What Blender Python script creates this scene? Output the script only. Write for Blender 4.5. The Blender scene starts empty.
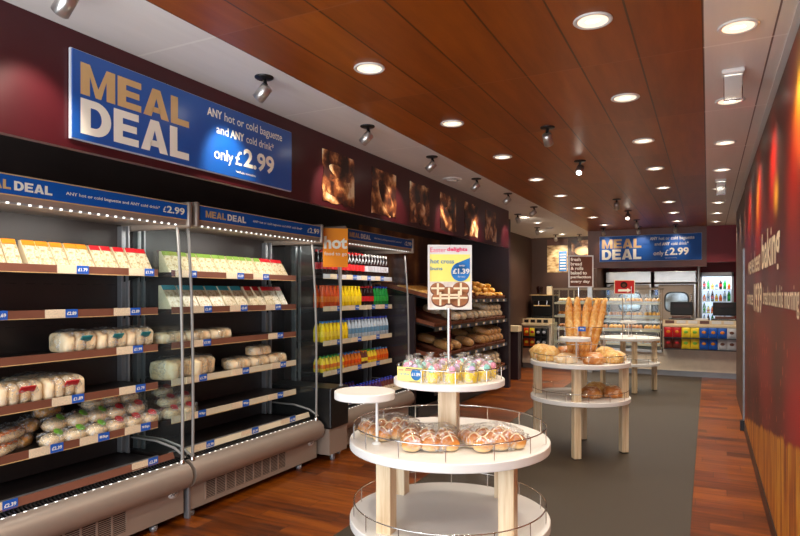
import bpy, bmesh, math, random
from mathutils import Matrix, Vector, noise
R = math.radians
PI = math.pi
random.seed(7)
scene = bpy.context.scene
C = scene.collection

# ------------------------------------------------------------------ camera, world, light, exposure
cam_d = bpy.data.cameras.new('camera')
cam = bpy.data.objects.new('camera', cam_d); C.objects.link(cam)
cam.location = (0, 0, 1.5); cam.rotation_euler = (R(90), 0, R(26.866))
cam_d.sensor_width = 36; cam_d.lens = 36 * 608 / 800; cam_d.shift_y = 26 / 800
cam_d.clip_start = .05; cam_d.clip_end = 60
scene.camera = cam
scene.view_settings.view_transform = 'Standard'; scene.view_settings.look = 'None'
scene.view_settings.gamma = 1; scene.view_settings.use_curve_mapping = False
scene.view_settings.exposure = 0.95
scene.cycles.transparent_max_bounces = 24
w = bpy.data.worlds.new('world'); scene.world = w; w.use_nodes = True
w.node_tree.nodes['Background'].inputs[0].default_value = (.80, .88, 1, 1)
w.node_tree.nodes['Background'].inputs[1].default_value = .8

def light(name, kind, loc, rot, energy, col, parent=None, **kw):
    d = bpy.data.lights.new(name, kind); d.energy = energy; d.color = col
    for k, v in kw.items(): setattr(d, k, v)
    o = bpy.data.objects.new(name, d); C.objects.link(o)
    o.location = loc; o.rotation_euler = rot
    if parent is not None:
        o.parent = parent
    return o
# daylight through the glazed shop front behind the camera
light('shopfront_daylight', 'AREA', (-1.7, -.75, 1.45), (R(101), 0, 0), 62, (.88, .94, 1), shape='RECTANGLE', size=3.8, size_y=2.3)
E_DOWN, E_SPOT, E_FRIDGE = 27, 13, 3.4
WARM = (1, .89, .74)

# ------------------------------------------------------------------ materials
class NT:
    def __init__(s, name):
        s.m = bpy.data.materials.new(name); s.m.use_nodes = True
        s.t = s.m.node_tree; s.b = s.t.nodes['Principled BSDF']; s.out = s.t.nodes['Material Output']
    def n(s, kind, **kw):
        x = s.t.nodes.new(kind)
        for k, v in kw.items():
            if k.startswith('i_'):
                k2 = k[2:]; x.inputs[int(k2) if k2.isdigit() else k2].default_value = v
            else: setattr(x, k, v)
        return x
    def l(s, a, b): s.t.links.new(a, b)
    def math(s, op, a, b=None, c=None):
        x = s.n('ShaderNodeMath', operation=op)
        for i, v in enumerate((a, b, c)):
            if v is None: continue
            if isinstance(v, (int, float)): x.inputs[i].default_value = v
            else: s.l(v, x.inputs[i])
        return x.outputs[0]
    def coord(s, which='Object', scale=(1, 1, 1), loc=(0, 0, 0)):
        tc = s.n('ShaderNodeTexCoord'); mp = s.n('ShaderNodeMapping')
        mp.inputs['Scale'].default_value = scale; mp.inputs['Location'].default_value = loc
        s.l(tc.outputs[which], mp.inputs[0]); return mp.outputs[0]
    def noise(s, vec, scale=5, detail=3, rough=.5):
        x = s.n('ShaderNodeTexNoise', i_Scale=scale, i_Detail=detail, i_Roughness=rough); s.l(vec, x.inputs['Vector']); return x.outputs['Fac']
    def ramp(s, fac, stops):
        x = s.n('ShaderNodeValToRGB'); cr = x.color_ramp
        while len(cr.elements) < len(stops): cr.elements.new(.5)
        for e, (p, c) in zip(cr.elements, stops): e.position = p; e.color = (*c, 1)
        s.l(fac, x.inputs[0]); return x.outputs[0]
    def mix(s, fac, a, b):
        x = s.n('ShaderNodeMix', data_type='RGBA')
        for i, v in ((0, fac), (6, a), (7, b)):
            if isinstance(v, (int, float)): x.inputs[i].default_value = v
            elif isinstance(v, tuple): x.inputs[i].default_value = (*v, 1) if len(v) == 3 else v
            else: s.l(v, x.inputs[i])
        return x.outputs[2]
    def bump(s, h, strength=.3, dist=.01):
        x = s.n('ShaderNodeBump', i_Strength=strength, i_Distance=dist); s.l(h, x.inputs['Height']); s.l(x.outputs[0], s.b.inputs['Normal'])

def srgb(r, g, b):
    f = lambda v: (v / 255 / 12.92) if v <= 10 else ((v / 255 + .055) / 1.055) ** 2.4
    return (f(r), f(g), f(b))

def plain(name, col, rough=.5, metal=0, var=.06, vs=8, bump=0, coat=0, spec=None):
    s = NT(name); c = srgb(*col)
    v = s.coord(); nz = s.noise(v, vs, 3)
    s.l(s.ramp(nz, [(.3, tuple(x * (1 - var) for x in c)), (.7, tuple(min(1, x * (1 + var)) for x in c))]), s.b.inputs['Base Color'])
    s.b.inputs['Roughness'].default_value = rough; s.b.inputs['Metallic'].default_value = metal
    if coat: s.b.inputs['Coat Weight'].default_value = coat; s.b.inputs['Coat Roughness'].default_value = .08
    if spec is not None: s.b.inputs['Specular IOR Level'].default_value = spec
    if bump: s.bump(s.noise(v, vs * 6, 2), bump, .004)
    return s.m

def emit(name, col, strength):
    s = NT(name); v = s.coord(); nz = s.noise(v, 20, 1)
    c = tuple(x for x in col)
    s.l(s.ramp(nz, [(0, c), (1, tuple(x * .96 for x in c))]), s.b.inputs['Emission Color'])
    s.b.inputs['Emission Strength'].default_value = strength; s.b.inputs['Base Color'].default_value = (*c, 1)
    return s.m

def clear(name, alpha_col=(1, 1, 1), gloss=.12, rough=.05, milk=.04, wrinkle=0, scale=40):
    s = NT(name); t = s.n('ShaderNodeBsdfTransparent'); t.inputs[0].default_value = (*alpha_col, 1)
    g = s.n('ShaderNodeBsdfGlossy'); g.inputs['Roughness'].default_value = rough
    d = s.n('ShaderNodeBsdfDiffuse'); d.inputs[0].default_value = (.85, .85, .85, 1)
    fr = s.n('ShaderNodeLayerWeight', i_Blend=.35)
    m1 = s.n('ShaderNodeMixShader'); m2 = s.n('ShaderNodeMixShader')
    if wrinkle:
        v = s.coord(); h = s.noise(v, scale, 3, .6)
        b = s.n('ShaderNodeBump', i_Strength=wrinkle, i_Distance=.02); s.l(h, b.inputs['Height'])
        s.l(b.outputs[0], g.inputs['Normal']); s.l(b.outputs[0], fr.inputs['Normal'])
        h2 = s.noise(v, scale * 1.6, 4, .75)
        mr = s.n('ShaderNodeMapRange'); mr.inputs[1].default_value = .50; mr.inputs[2].default_value = .72; mr.inputs[4].default_value = milk * 3; s.l(h2, mr.inputs[0]); s.l(mr.outputs[0], m2.inputs[0])
    else: m2.inputs[0].default_value = milk
    s.l(s.math('MULTIPLY_ADD', fr.outputs['Facing'], gloss * 2, gloss * .5), m1.inputs[0])
    s.l(t.outputs[0], m1.inputs[1]); s.l(g.outputs[0], m1.inputs[2])
    s.l(m1.outputs[0], m2.inputs[1]); s.l(d.outputs[0], m2.inputs[2])
    s.l(m2.outputs[0], s.out.inputs[0])
    return s.m

def bread(name, stops, scale=9, rough=.45, bump=.5, flour=0, zr=None):
    s = NT(name); v = s.coord()
    nz = s.noise(v, scale, 4, .6)
    if zr:
        tc = s.n('ShaderNodeTexCoord'); sx = s.n('ShaderNodeSeparateXYZ'); s.l(tc.outputs['Object'], sx.inputs[0])
        zz = s.n('ShaderNodeMapRange'); zz.inputs[1].default_value = zr[0]; zz.inputs[2].default_value = zr[1]
        s.l(sx.outputs[2], zz.inputs[0])
        nz = s.math('ADD', s.math('MULTIPLY', zz.outputs[0], .75), s.math('MULTIPLY', nz, .4))
    col = s.ramp(nz, [(p, srgb(*c)) for p, c in stops])
    if flour:
        f2 = s.math('GREATER_THAN', s.noise(v, scale * 2.2, 4, .7), .56)
        col = s.mix(s.math('MULTIPLY', f2, flour), col, srgb(245, 232, 210))
    s.l(col, s.b.inputs['Base Color']); s.b.inputs['Roughness'].default_value = rough
    s.bump(s.noise(v, scale * 5, 4, .7), bump, .006)
    return s.m

def planks(name, cols, along, pw, pl, rough, seam=None, sw=.004, ox=0, oy=0, grain=(1.2, 14), sw2=None):
    """boards running along one axis; width pw, length pl; dark or light seams."""
    s = NT(name); tc = s.n('ShaderNodeTexCoord'); sx = s.n('ShaderNodeSeparateXYZ'); s.l(tc.outputs['Object'], sx.inputs[0])
    X, Y = sx.outputs[0], sx.outputs[1]
    if along == 'X': X, Y = Y, X
    u = s.math('DIVIDE', s.math('SUBTRACT', X, ox), pw); ui = s.math('FLOOR', u); uf = s.math('FRACT', u)
    off = 0
    vv = s.math('DIVIDE', s.math('SUBTRACT', Y, oy), pl)
    if seam is None: vv = s.math('ADD', vv, s.math('MULTIPLY', ui, .37))
    vi = s.math('FLOOR', vv); vf = s.math('FRACT', vv)
    cv = s.n('ShaderNodeCombineXYZ'); s.l(ui, cv.inputs[0]); s.l(vi, cv.inputs[1])
    wn = s.n('ShaderNodeTexWhiteNoise', noise_dimensions='3D'); s.l(cv.outputs[0], wn.inputs['Vector'])
    cg = s.n('ShaderNodeCombineXYZ'); s.l(s.math('MULTIPLY', X, grain[1]), cg.inputs[0]); s.l(s.math('MULTIPLY', Y, grain[0]), cg.inputs[1]); s.l(s.math('MULTIPLY', wn.outputs[0], 9), cg.inputs[2])
    gr = s.noise(cg.outputs[0], 1.6, 5, .62)
    k = s.math('ADD', s.math('MULTIPLY', gr, .75), s.math('MULTIPLY', wn.outputs[0], .25))
    col = s.ramp(k, [(p, srgb(*c)) for p, c in cols])
    du = s.math('MULTIPLY', s.math('MINIMUM', uf, s.math('SUBTRACT', 1, uf)), pw)
    dv = s.math('MULTIPLY', s.math('MINIMUM', vf, s.math('SUBTRACT', 1, vf)), pl)
    lu = s.math('LESS_THAN', du, sw); lv = s.math('LESS_THAN', dv, sw2 or sw)
    if seam is None:
        col = s.mix(s.math('MULTIPLY', s.math('MAXIMUM', lu, lv), .45), col, srgb(30, 14, 8))
    else:
        col = s.mix(s.math('MULTIPLY', lu, .85), col, srgb(*seam[0])); col = s.mix(s.math('MULTIPLY', lv, .6), col, srgb(*seam[1]))
    s.l(col, s.b.inputs['Base Color']); s.b.inputs['Roughness'].default_value = rough
    s.bump(gr, .06, .002)
    return s.m

M = {}
M['wood_floor'] = planks('floor_wood', [(.28, (52, 20, 2)), (.5, (114, 52, 4)), (.72, (150, 78, 10))], 'X', .16, .8, .32)
M['mat'] = plain('entrance_mat', (54, 43, 30), .5, 0, .12, 60, .25)
M['wood_ceil'] = planks('ceiling_wood', [(.2, (118, 54, 4)), (.5, (146, 70, 6)), (.8, (170, 88, 12))], 'Y', .29, 1.17, .38, ((48, 20, 8), (158, 92, 60)), .0045, -.02, 3.31, (1.0, 9))
M['white_ceil'] = planks('ceiling_panel', [(.2, (226, 222, 216)), (.8, (236, 232, 226))], 'Y', 2.4, 1.17, .5, ((225, 220, 212), (250, 248, 240)), .003, -3.0, 3.31, sw2=.008)
M['strip_ceil'] = planks('ceiling_strip', [(.2, (224, 216, 208)), (.8, (234, 226, 218))], 'Y', .29, 1.17, .5, ((96, 60, 48), (250, 245, 238)), .004, -.02, 3.31, sw2=.008)
M['maroon'] = plain('maroon_board', (66, 14, 22), .38, 0, .10, 3)
M['red_wall'] = plain('red_paint', (128, 14, 26), .5, 0, .05, 3)
M['brown_wall'] = plain('brown_paint', (74, 48, 36), .5, 0, .08, 3)
M['plum'] = plain('plum_board', (40, 22, 28), .45, 0, .08, 3)
M['dark'] = plain('dark_interior', (44, 36, 34), .38, 0, .12, 4)
M['black'] = plain('black_plastic', (18, 17, 17), .35, 0, .1, 6)
M['taupe'] = plain('taupe_metal', (164, 148, 134), .36, .35, .03, 4)
M['grey'] = plain('grey_metal', (150, 150, 152), .35, .6, .05, 5)
M['steel'] = plain('brushed_steel', (196, 192, 186), .28, .85, .06, 5)
M['postgrey'] = plain('post_grey', (158, 154, 148), .5, .3, .03, 5)
M['chrome'] = plain('chrome', (220, 218, 214), .12, 1, .02, 5)
M['blue'] = plain('sign_blue', (16, 88, 176), .5, 0, .04, 2, 0, .08, .25)
M['blue_gloss'] = plain('glossy_sign_blue', (14, 84, 168), .34, 0, .04, 2, 0, .8)
M['blue_gloss'].node_tree.nodes['Principled BSDF'].inputs['Coat Roughness'].default_value = .28
M['blue'].node_tree.nodes['Principled BSDF'].inputs['Coat Roughness'].default_value = .30
M['blue2'] = plain('ticket_blue', (28, 92, 190), .5, 0, .03, 9)
M['gold'] = plain('letter_gold', (214, 176, 120), .4, 0, .06, 6)
M['cream'] = plain('letter_cream', (250, 244, 226), .45, 0, .02, 6)
M['white'] = plain('white_laminate', (226, 222, 216), .35, 0, .02, 6)
M['ticket'] = plain('ticket_cream', (234, 210, 176), .55, 0, .12, 130)
M['strip_brown'] = plain('strip_brown', (122, 74, 56), .42, 0, .06, 9)
M['strip_cream'] = plain('strip_cream', (222, 208, 178), .42, 0, .05, 9)
M['strip_grey'] = plain('strip_grey', (206, 206, 210), .35, 0, .05, 9)
def led_row():
    s = NT('led_row'); tc = s.n('ShaderNodeTexCoord'); sx = s.n('ShaderNodeSeparateXYZ'); s.l(tc.outputs['Object'], sx.inputs[0])
    f = s.math('FRACT', s.math('MULTIPLY', sx.outputs[1], 18.0)); on = s.math('LESS_THAN', f, .28)
    s.l(s.math('MULTIPLY', on, 1.3), s.b.inputs['Emission Strength']); s.b.inputs['Emission Color'].default_value = (1, .98, .92, 1)
    s.b.inputs['Base Color'].default_value = (.35, .33, .31, 1); return s.m
M['led_row'] = led_row()
M['led'] = emit('led', (1, .97, .9), 5)
M['glass'] = clear('fridge_glass', (.95, .98, .98), .045, .03, .004)
M['acrylic'] = clear('clear_acrylic', (.99, .99, .98), .03, .05, .006)
M['bread_film'] = clear('thin_bread_film', (1, 1, 1), .07, .15, .10, .8, 40)
M['wrap'] = clear('crinkled_film', (1, 1, .99), .17, .12, .22, 1.0, 30)
M['ash'] = planks('ash_wood', [(.2, (196, 162, 120)), (.5, (222, 194, 154)), (.8, (236, 214, 180))], 'Z', .9, 9, .45, ((210, 180, 140), (210, 180, 140)), .0, grain=(3, 25))
def ash():
    s = NT('ash_post'); v = s.coord(scale=(26, 26, 1.6)); n_ = s.noise(v, 1.5, 4, .6)
    s.l(s.ramp(n_, [(.3, srgb(196, 162, 120)), (.5, srgb(222, 196, 158)), (.7, srgb(236, 218, 186))]), s.b.inputs['Base Color'])
    s.b.inputs['Roughness'].default_value = .45; return s.m
M['ash'] = ash()
M['rail_metal'] = plain('case_frame', (150, 132, 110), .4, .5)
def board_grain():
    s = NT('tray_wood'); v = s.coord(scale=(4, 40, 6)); n_ = s.noise(v, 1.5, 4, .6)
    s.l(s.ramp(n_, [(.3, srgb(84, 40, 20)), (.6, srgb(132, 68, 34)), (.8, srgb(160, 92, 50))]), s.b.inputs['Base Color'])
    s.b.inputs['Roughness'].default_value = .5; return s.m
M['tray'] = board_grain()
M['crust'] = bread('golden_crust', [(.2, (176, 104, 44)), (.45, (222, 156, 80)), (.65, (226, 170, 92)), (.85, (240, 206, 140))], 9)
M['baguette'] = bread('baguette_crust', [(.3, (176, 98, 32)), (.45, (220, 146, 58)), (.58, (236, 180, 96)), (.7, (250, 224, 164))], 14, .45, .5, .22)
M['bun'] = bread('glazed_bun', [(.15, (250, 232, 200)), (.38, (240, 206, 150)), (.62, (216, 148, 72)), (.95, (176, 98, 36))], 14, .25, .2, 0, (0, .055))
M['cross'] = plain('bun_cross', (242, 222, 184), .5)
M['flour'] = bread('floured_crust', [(.2, (214, 160, 98)), (.5, (242, 210, 160)), (.8, (252, 240, 214))], 9, .6, .4, .8)
M['pale_roll'] = bread('soft_roll', [(.2, (226, 178, 118)), (.5, (242, 214, 168)), (.8, (250, 234, 206))], 12, .5, .25, .3)
M['pastry'] = bread('pastry', [(.2, (206, 126, 40)), (.5, (246, 180, 76)), (.8, (255, 222, 140))], 22, .3, .5)
M['sesame'] = bread('seeded_crust', [(.2, (140, 70, 24)), (.45, (196, 118, 46)), (.7, (224, 160, 84))], 10, .35, .5, .35)
M['cheese'] = bread('cheese_crust', [(.2, (190, 116, 44)), (.45, (222, 166, 84)), (.7, (240, 208, 130))], 26, .5, .9, .4)
def sandwich_mat():
    s = NT('sandwich_face'); v = s.coord(); n1 = s.noise(v, 22, 5, .75)
    s.l(s.ramp(n1, [(.3, srgb(120, 92, 56)), (.44, srgb(190, 166, 120)), (.52, srgb(224, 210, 180)), (.6, srgb(186, 166, 124)), (.7, srgb(104, 100, 62))]), s.b.inputs['Base Color'])
    s.b.inputs['Roughness'].default_value = .3; return s.m
M['sandwich'] = sandwich_mat()
M['carton'] = plain('carton_cream', (232, 214, 178), .45)
for n_, c_ in dict(orange=(222, 132, 26), red=(196, 24, 34), green=(124, 160, 60), teal=(56, 160, 176), teal2=(30, 128, 132), lime=(120, 190, 60), yellow=(248, 214, 50), pink=(244, 160, 196), mint=(150, 220, 214), lilac=(206, 180, 228), hot=(255, 150, 8), posteryellow=(248, 232, 120), posterpink=(232, 64, 110), steelblue=(98, 140, 170), dropblue=(40, 120, 190), signbrown=(104, 62, 44), arrowred=(190, 40, 36), purple=(84, 30, 90), amber=(226, 120, 20), capblue=(40, 60, 190), capgreen=(40, 160, 60), brownjuice=(110, 50, 40)).items():
    M[n_] = plain(n_ + '_print', c_, .4, 0, .04, 10)
M['cola'] = plain('cola', (30, 10, 8), .12, 0, .1, 10)
M['water'] = plain('water_bottle', (188, 200, 212), .12, 0, .12, 30)
M['greenb'] = plain('green_bottle', (20, 130, 50), .15)
M['yellowb'] = plain('yellow_bottle', (250, 214, 30), .2)
M['orangeb'] = plain('orange_bottle', (226, 84, 24), .2)
M['label_red'] = plain('bottle_label_red', (200, 30, 34), .4, 0, .1, 60)
M['label_silver'] = plain('bottle_label_silver', (176, 172, 176), .4, 0, .1, 60)

# ------------------------------------------------------------------ geometry
W = {}
class MB:
    def __init__(s, mats): s.mats = mats if isinstance(mats, (list, tuple)) else [mats]; s.v = []; s.f = []; s.mi = []; s.sm = []; s.T = None
    def add(s, vs, fs, m=0, smooth=False, T=None):
        o = len(s.v); T = T if T is not None else s.T
        s.v += [tuple(T @ Vector(p)) for p in vs] if T is not None else [tuple(p) for p in vs]
        for f in fs: s.f.append([o + i for i in f]); s.mi.append(m); s.sm.append(smooth)
        return s
    def box(s, x0, x1, y0, y1, z0, z1, m=0, T=None):
        vs = [(x, y, z) for x in (x0, x1) for y in (y0, y1) for z in (z0, z1)]
        return s.add(vs, [(0, 1, 3, 2), (4, 6, 7, 5), (0, 4, 5, 1), (2, 3, 7, 6), (0, 2, 6, 4), (1, 5, 7, 3)], m, False, T)
    def rbox(s, x0, x1, y0, y1, z0, z1, r=.01, m=0, T=None, seg=2):
        bm = bmesh.new(); bmesh.ops.create_cube(bm, size=1)
        for v in bm.verts: v.co = Vector(((x0 + x1) / 2 + v.co.x * (x1 - x0), (y0 + y1) / 2 + v.co.y * (y1 - y0), (z0 + z1) / 2 + v.co.z * (z1 - z0)))
        bmesh.ops.bevel(bm, geom=bm.edges[:], offset=r, segments=seg, affect='EDGES', profile=.5)
        s.bm(bm, m, T, seg > 2); return s
    def bm(s, bm, m=0, T=None, smooth=False):
        bm.verts.ensure_lookup_table(); bm.verts.index_update()
        s.add([v.co[:] for v in bm.verts], [[v.index for v in f.verts] for f in bm.faces], m, smooth, T); bm.free(); return s
    def prism(s, pts, lo, hi, axis='Y', m=0, T=None, smooth=False):
        n = len(pts)
        mk = {'Y': lambda a, b, t: (a, t, b), 'X': lambda a, b, t: (t, a, b), 'Z': lambda a, b, t: (a, b, t)}[axis]
        vs = [mk(a, b, lo) for a, b in pts] + [mk(a, b, hi) for a, b in pts]
        s.add(vs, [(i, (i + 1) % n, n + (i + 1) % n, n + i) for i in range(n)], m, smooth, T)
        s.add(vs, [list(range(n))[::-1], list(range(n, 2 * n))], m, False, T); return s
    def lathe(s, prof, c=(0, 0, 0), n=32, m=0, T=None, smooth=True, sx=1, sy=1):
        vs = [(c[0] + r * sx * math.cos(2 * PI * i / n), c[1] + r * sy * math.sin(2 * PI * i / n), c[2] + z) for r, z in prof for i in range(n)]
        fs = [(j * n + i, j * n + (i + 1) % n, (j + 1) * n + (i + 1) % n, (j + 1) * n + i) for j in range(len(prof) - 1) for i in range(n)]
        s.add(vs, fs, m, smooth, T)
        if prof[0][0] > 1e-5: s.add(vs[:n], [list(range(n))[::-1]], m, False, T)
        if prof[-1][0] > 1e-5: s.add(vs[-n:], [list(range(n))], m, False, T)
        return s
    def disc(s, c, r, t, n=48, m=0, b=.004):
        return s.lathe([(r - b, 0), (r - b * .3, b * .3), (r, b), (r, b + .001), (r, t - b - .001), (r, t - b), (r - b * .3, t - b * .3), (r - b, t)], c, n, m)
    def tube(s, pts, r, n=8, m=0, closed=False, T=None):
        P = [Vector(p) for p in pts]; k = len(P); vs = []
        for i, p in enumerate(P):
            d = (P[(i + 1) % k] - P[i - 1]) if closed else (P[min(i + 1, k - 1)] - P[max(i - 1, 0)])
            d.normalize(); a = d.orthogonal() if abs(d.z) > .99 else d.cross(Vector((0, 0, 1))); a.normalize(); b = d.cross(a)
            rr = r[i] if isinstance(r, (list, tuple)) else r
            vs += [p + (a * math.cos(2 * PI * j / n) + b * math.sin(2 * PI * j / n)) * rr for j in range(n)]
        rng = k if closed else k - 1
        s.add(vs, [(i * n + j, i * n + (j + 1) % n, ((i + 1) % k) * n + (j + 1) % n, ((i + 1) % k) * n + j) for i in range(rng) for j in range(n)], m, True, T)
        if not closed: s.add(vs[:n], [list(range(n))[::-1]], m, False, T); s.add(vs[-n:], [list(range(n))], m, False, T)
        return s
    def blob(s, c, rad, rz=0, tilt=0, flat=.35, nz=.06, m=0, nu=16, nv=9, sq=1.0, seed=0):
        """a baked lump: ellipsoid with flattened underside and uneven surface."""
        Rm = Matrix.Translation(c) @ Matrix.Rotation(rz, 4, 'Z') @ Matrix.Rotation(tilt, 4, 'Y')
        vs = []; sp = lambda a, e: math.copysign(abs(a) ** e, a)
        for j in range(nv + 1):
            ph = -PI / 2 + PI * j / nv
            for i in range(nu):
                th = 2 * PI * i / nu
                p = Vector((sp(math.cos(ph), sq) * sp(math.cos(th), sq), sp(math.cos(ph), sq) * sp(math.sin(th), sq), sp(math.sin(ph), sq)))
                k = 1 + nz * noise.noise(p * 2.3 + Vector((seed * 3.7, c[0] * 5, c[1] * 5))) * 2
                q = Vector((p.x * rad[0] * k, p.y * rad[1] * k, p.z * rad[2] * k))
                if q.z < -rad[2] * flat: q.z = -rad[2] * flat
                vs.append(Rm @ (q + Vector((0, 0, rad[2] * flat))))
        s.add(vs, [(j * nu + i, j * nu + (i + 1) % nu, (j + 1) * nu + (i + 1) % nu, (j + 1) * nu + i) for j in range(nv) for i in range(nu)], m, True)
        return s
    def text(s, body, T, w=None, h=None, m=0, align='L', bold=0, z=.0, sp=1.0):
        vs, fs = glyphs(body, bold, sp)
        xs = [v[0] for v in vs]; ys = [v[1] for v in vs]; x0, x1, y0, y1 = min(xs), max(xs), min(ys), max(ys)
        ky = h / (y1 - y0) if h else w / (x1 - x0)
        kx = w / (x1 - x0) if w else ky
        ox = {'L': 0, 'C': -(x1 - x0) * kx / 2, 'R': -(x1 - x0) * kx}[align]
        s.add([((v[0] - x0) * kx + ox, (v[1] - y0) * ky, z) for v in vs], fs, m, False, T); return s
    def build(s, name, parent=None, loc=None, kind=None):
        me = bpy.data.meshes.new(name)
        if parent is not None: Wm = W[parent.name]
        else:
            if loc is None:
                xs, ys, zs = zip(*s.v); loc = ((min(xs) + max(xs)) / 2, (min(ys) + max(ys)) / 2, min(zs))
            if kind == 'structure': loc = (0, 0, 0)
            Wm = Matrix.Translation(loc)
        inv = Wm.inverted()
        me.from_pydata([tuple(inv @ Vector(p)) for p in s.v], [], s.f)
        for m in s.mats: me.materials.append(M[m] if isinstance(m, str) else m)
        me.polygons.foreach_set('material_index', s.mi); me.polygons.foreach_set('use_smooth', s.sm); me.update()
        bm = bmesh.new(); bm.from_mesh(me); bmesh.ops.recalc_face_normals(bm, faces=bm.faces[:]); bm.to_mesh(me); bm.free()
        o = bpy.data.objects.new(name, me); C.objects.link(o)
        W[o.name] = Wm
        if parent is not None: o.parent = parent
        else: o.location = Wm.translation
        if kind: o['kind'] = kind
        return o

_g = {}
def glyphs(body, bold, sp=1.0):
    k = (body, bold, sp)
    if k not in _g:
        cu = bpy.data.curves.new('t', 'FONT'); cu.body = body; cu.size = 1; cu.offset = bold; cu.space_character = sp; cu.resolution_u = 3
        o = bpy.data.objects.new('t', cu); C.objects.link(o); bpy.context.view_layer.update()
        me = bpy.data.meshes.new_from_object(o.evaluated_get(bpy.context.evaluated_depsgraph_get()))
        _g[k] = ([v.co[:] for v in me.vertices], [list(p.vertices) for p in me.polygons])
        bpy.data.objects.remove(o); bpy.data.curves.remove(cu); bpy.data.meshes.remove(me)
    return _g[k]

BLOCK = {  # heavy grotesque capitals on a 1-high box: (width, list of polygons)
 'M': (1.0, [[(0,0),(.26,0),(.26,1),(0,1)], [(.74,0),(1,0),(1,1),(.74,1)], [(.26,1),(.26,.62),(.42,0),(.5,0),(.5,.30)], [(.74,1),(.5,.30),(.5,0),(.58,0),(.74,.62)]]),
 'E': (.76, [[(0,0),(.27,0),(.27,1),(0,1)], [(.27,0),(.76,0),(.76,.22),(.27,.22)], [(.27,.395),(.70,.395),(.70,.605),(.27,.605)], [(.27,.78),(.76,.78),(.76,1),(.27,1)]]),
 'A': (.90, [[(0,0),(.28,0),(.45,.68),(.45,1),(.31,1)], [(.90,0),(.62,0),(.45,.68),(.45,1),(.59,1)], [(.3,.17),(.6,.17),(.555,.36),(.345,.36)]]),
 'L': (.70, [[(0,0),(.27,0),(.27,1),(0,1)], [(.27,0),(.70,0),(.70,.23),(.27,.23)]]),
}
def _d():
    o = [(0, 0), (.40, 0)] + [(.40 + .44 * math.sin(t), .5 - .5 * math.cos(t)) for t in [PI * k / 14 for k in range(1, 14)]] + [(.40, 1), (0, 1)]
    i = [(.27, .22), (.38, .22)] + [(.38 + .19 * math.sin(t), .5 - .28 * math.cos(t)) for t in [PI * k / 14 for k in range(1, 14)]] + [(.38, .78), (.27, .78)]
    n = len(o); return (.84, [[o[k], o[(k + 1) % n], i[(k + 1) % n], i[k]] for k in range(n)])
BLOCK['D'] = _d()
def block(mb, word, T, w, h, m=0):
    tot = sum(BLOCK[c][0] for c in word) + .07 * (len(word) - 1); x = 0
    for c in word:
        wd, polys = BLOCK[c]
        for pl in polys: mb.add([((x + a) / tot * w, b * h, 0) for a, b in pl], [list(range(len(pl)))], m, False, T)
        x += wd + .07
    return mb
def frame(o, x, y):
    x = Vector(x).normalized(); y = Vector(y).normalized(); z = x.cross(y)
    return Matrix(((x.x, y.x, z.x, o[0]), (x.y, y.y, z.y, o[1]), (x.z, y.z, z.z, o[2]), (0, 0, 0, 1)))
def facing_right(x, y, z): return frame((x, y, z), (0, 1, 0), (0, 0, 1))      # reads from +X side
def facing_front(x, y, z, a=0): return frame((x, y, z), (math.cos(a), math.sin(a), 0), (0, 0, 1))

def tag(o, label, cat, group=None, kind=None):
    o['label'] = label; o['category'] = cat
    if group: o['group'] = group
    if kind: o['kind'] = kind
    return o
def thing(name, label, cat, loc=(0, 0, 0), rz=0, group=None):
    o = bpy.data.objects.new(name, None); C.objects.link(o); o.location = loc; o.rotation_euler = (0, 0, rz); o.empty_display_size = .05
    W[o.name] = Matrix.Translation(loc) @ Matrix.Rotation(rz, 4, 'Z')
    return tag(o, label, cat, group)
def dup(root, loc, rz=0, label=None, group=None, rx=0, ry=0, sc=None):
    r = root.copy(); C.objects.link(r); r.location = loc; r.rotation_euler = (rx, ry, rz)
    if sc: r.scale = sc
    if label: r['label'] = label
    if group: r['group'] = group
    for ch in root.children:
        c = ch.copy(); C.objects.link(c); c.parent = r
        for g in ch.children:
            d = g.copy(); C.objects.link(d); d.parent = c
    return r
class Proto:
    """first use moves the built thing itself, later uses copy it."""
    def __init__(s, root): s.r = root; s.used = False
    def put(s, loc, rz=0, label=None, group=None, rx=0, ry=0, sc=None):
        if not s.used:
            s.used = True; r = s.r; r.location = loc; r.rotation_euler = (rx, ry, rz)
            if sc: r.scale = sc
            if label: r['label'] = label
            if group: r['group'] = group
            return r
        o = dup(s.r, loc, rz, label, group, rx, ry, sc)
        if not group and 'group' in o: del o['group']
        if sc is None: o.scale = (1, 1, 1)
        return o
ORD = 'first second third fourth fifth sixth seventh eighth ninth tenth eleventh twelfth thirteenth fourteenth fifteenth sixteenth seventeenth eighteenth nineteenth twentieth'.split()
H = 2.7
WX = .37

# ------------------------------------------------------------------ the room
MB('wood_floor').box(-3.95, 1.6, -.9, 15, -.05, 0).build('floor', kind='structure')
MB('mat').box(-2.07, -.1, -.9, 12.2, 0, .004).build('floor_mat_strip', kind='structure')
MB('wood_ceil').box(-2.05, -.02, -.9, 12.1, H, H + .06).build('ceiling', kind='structure')
MB('white_ceil').box(-3.95, -2.05, -.9, 13.05, H, H + .06).build('ceiling_left', kind='structure')
MB('strip_ceil').box(-.02, 1.6, -.9, 14.9, H, H + .06).build('ceiling_right', kind='structure')
MB('white_ceil').box(-2.05, -.02, 12.1, 14.9, H, H + .06).build('ceiling_back', kind='structure')
MB('white').box(.33, WX, -.9, 10.2, H - .006, H).build('trim_1', kind='structure')

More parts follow.
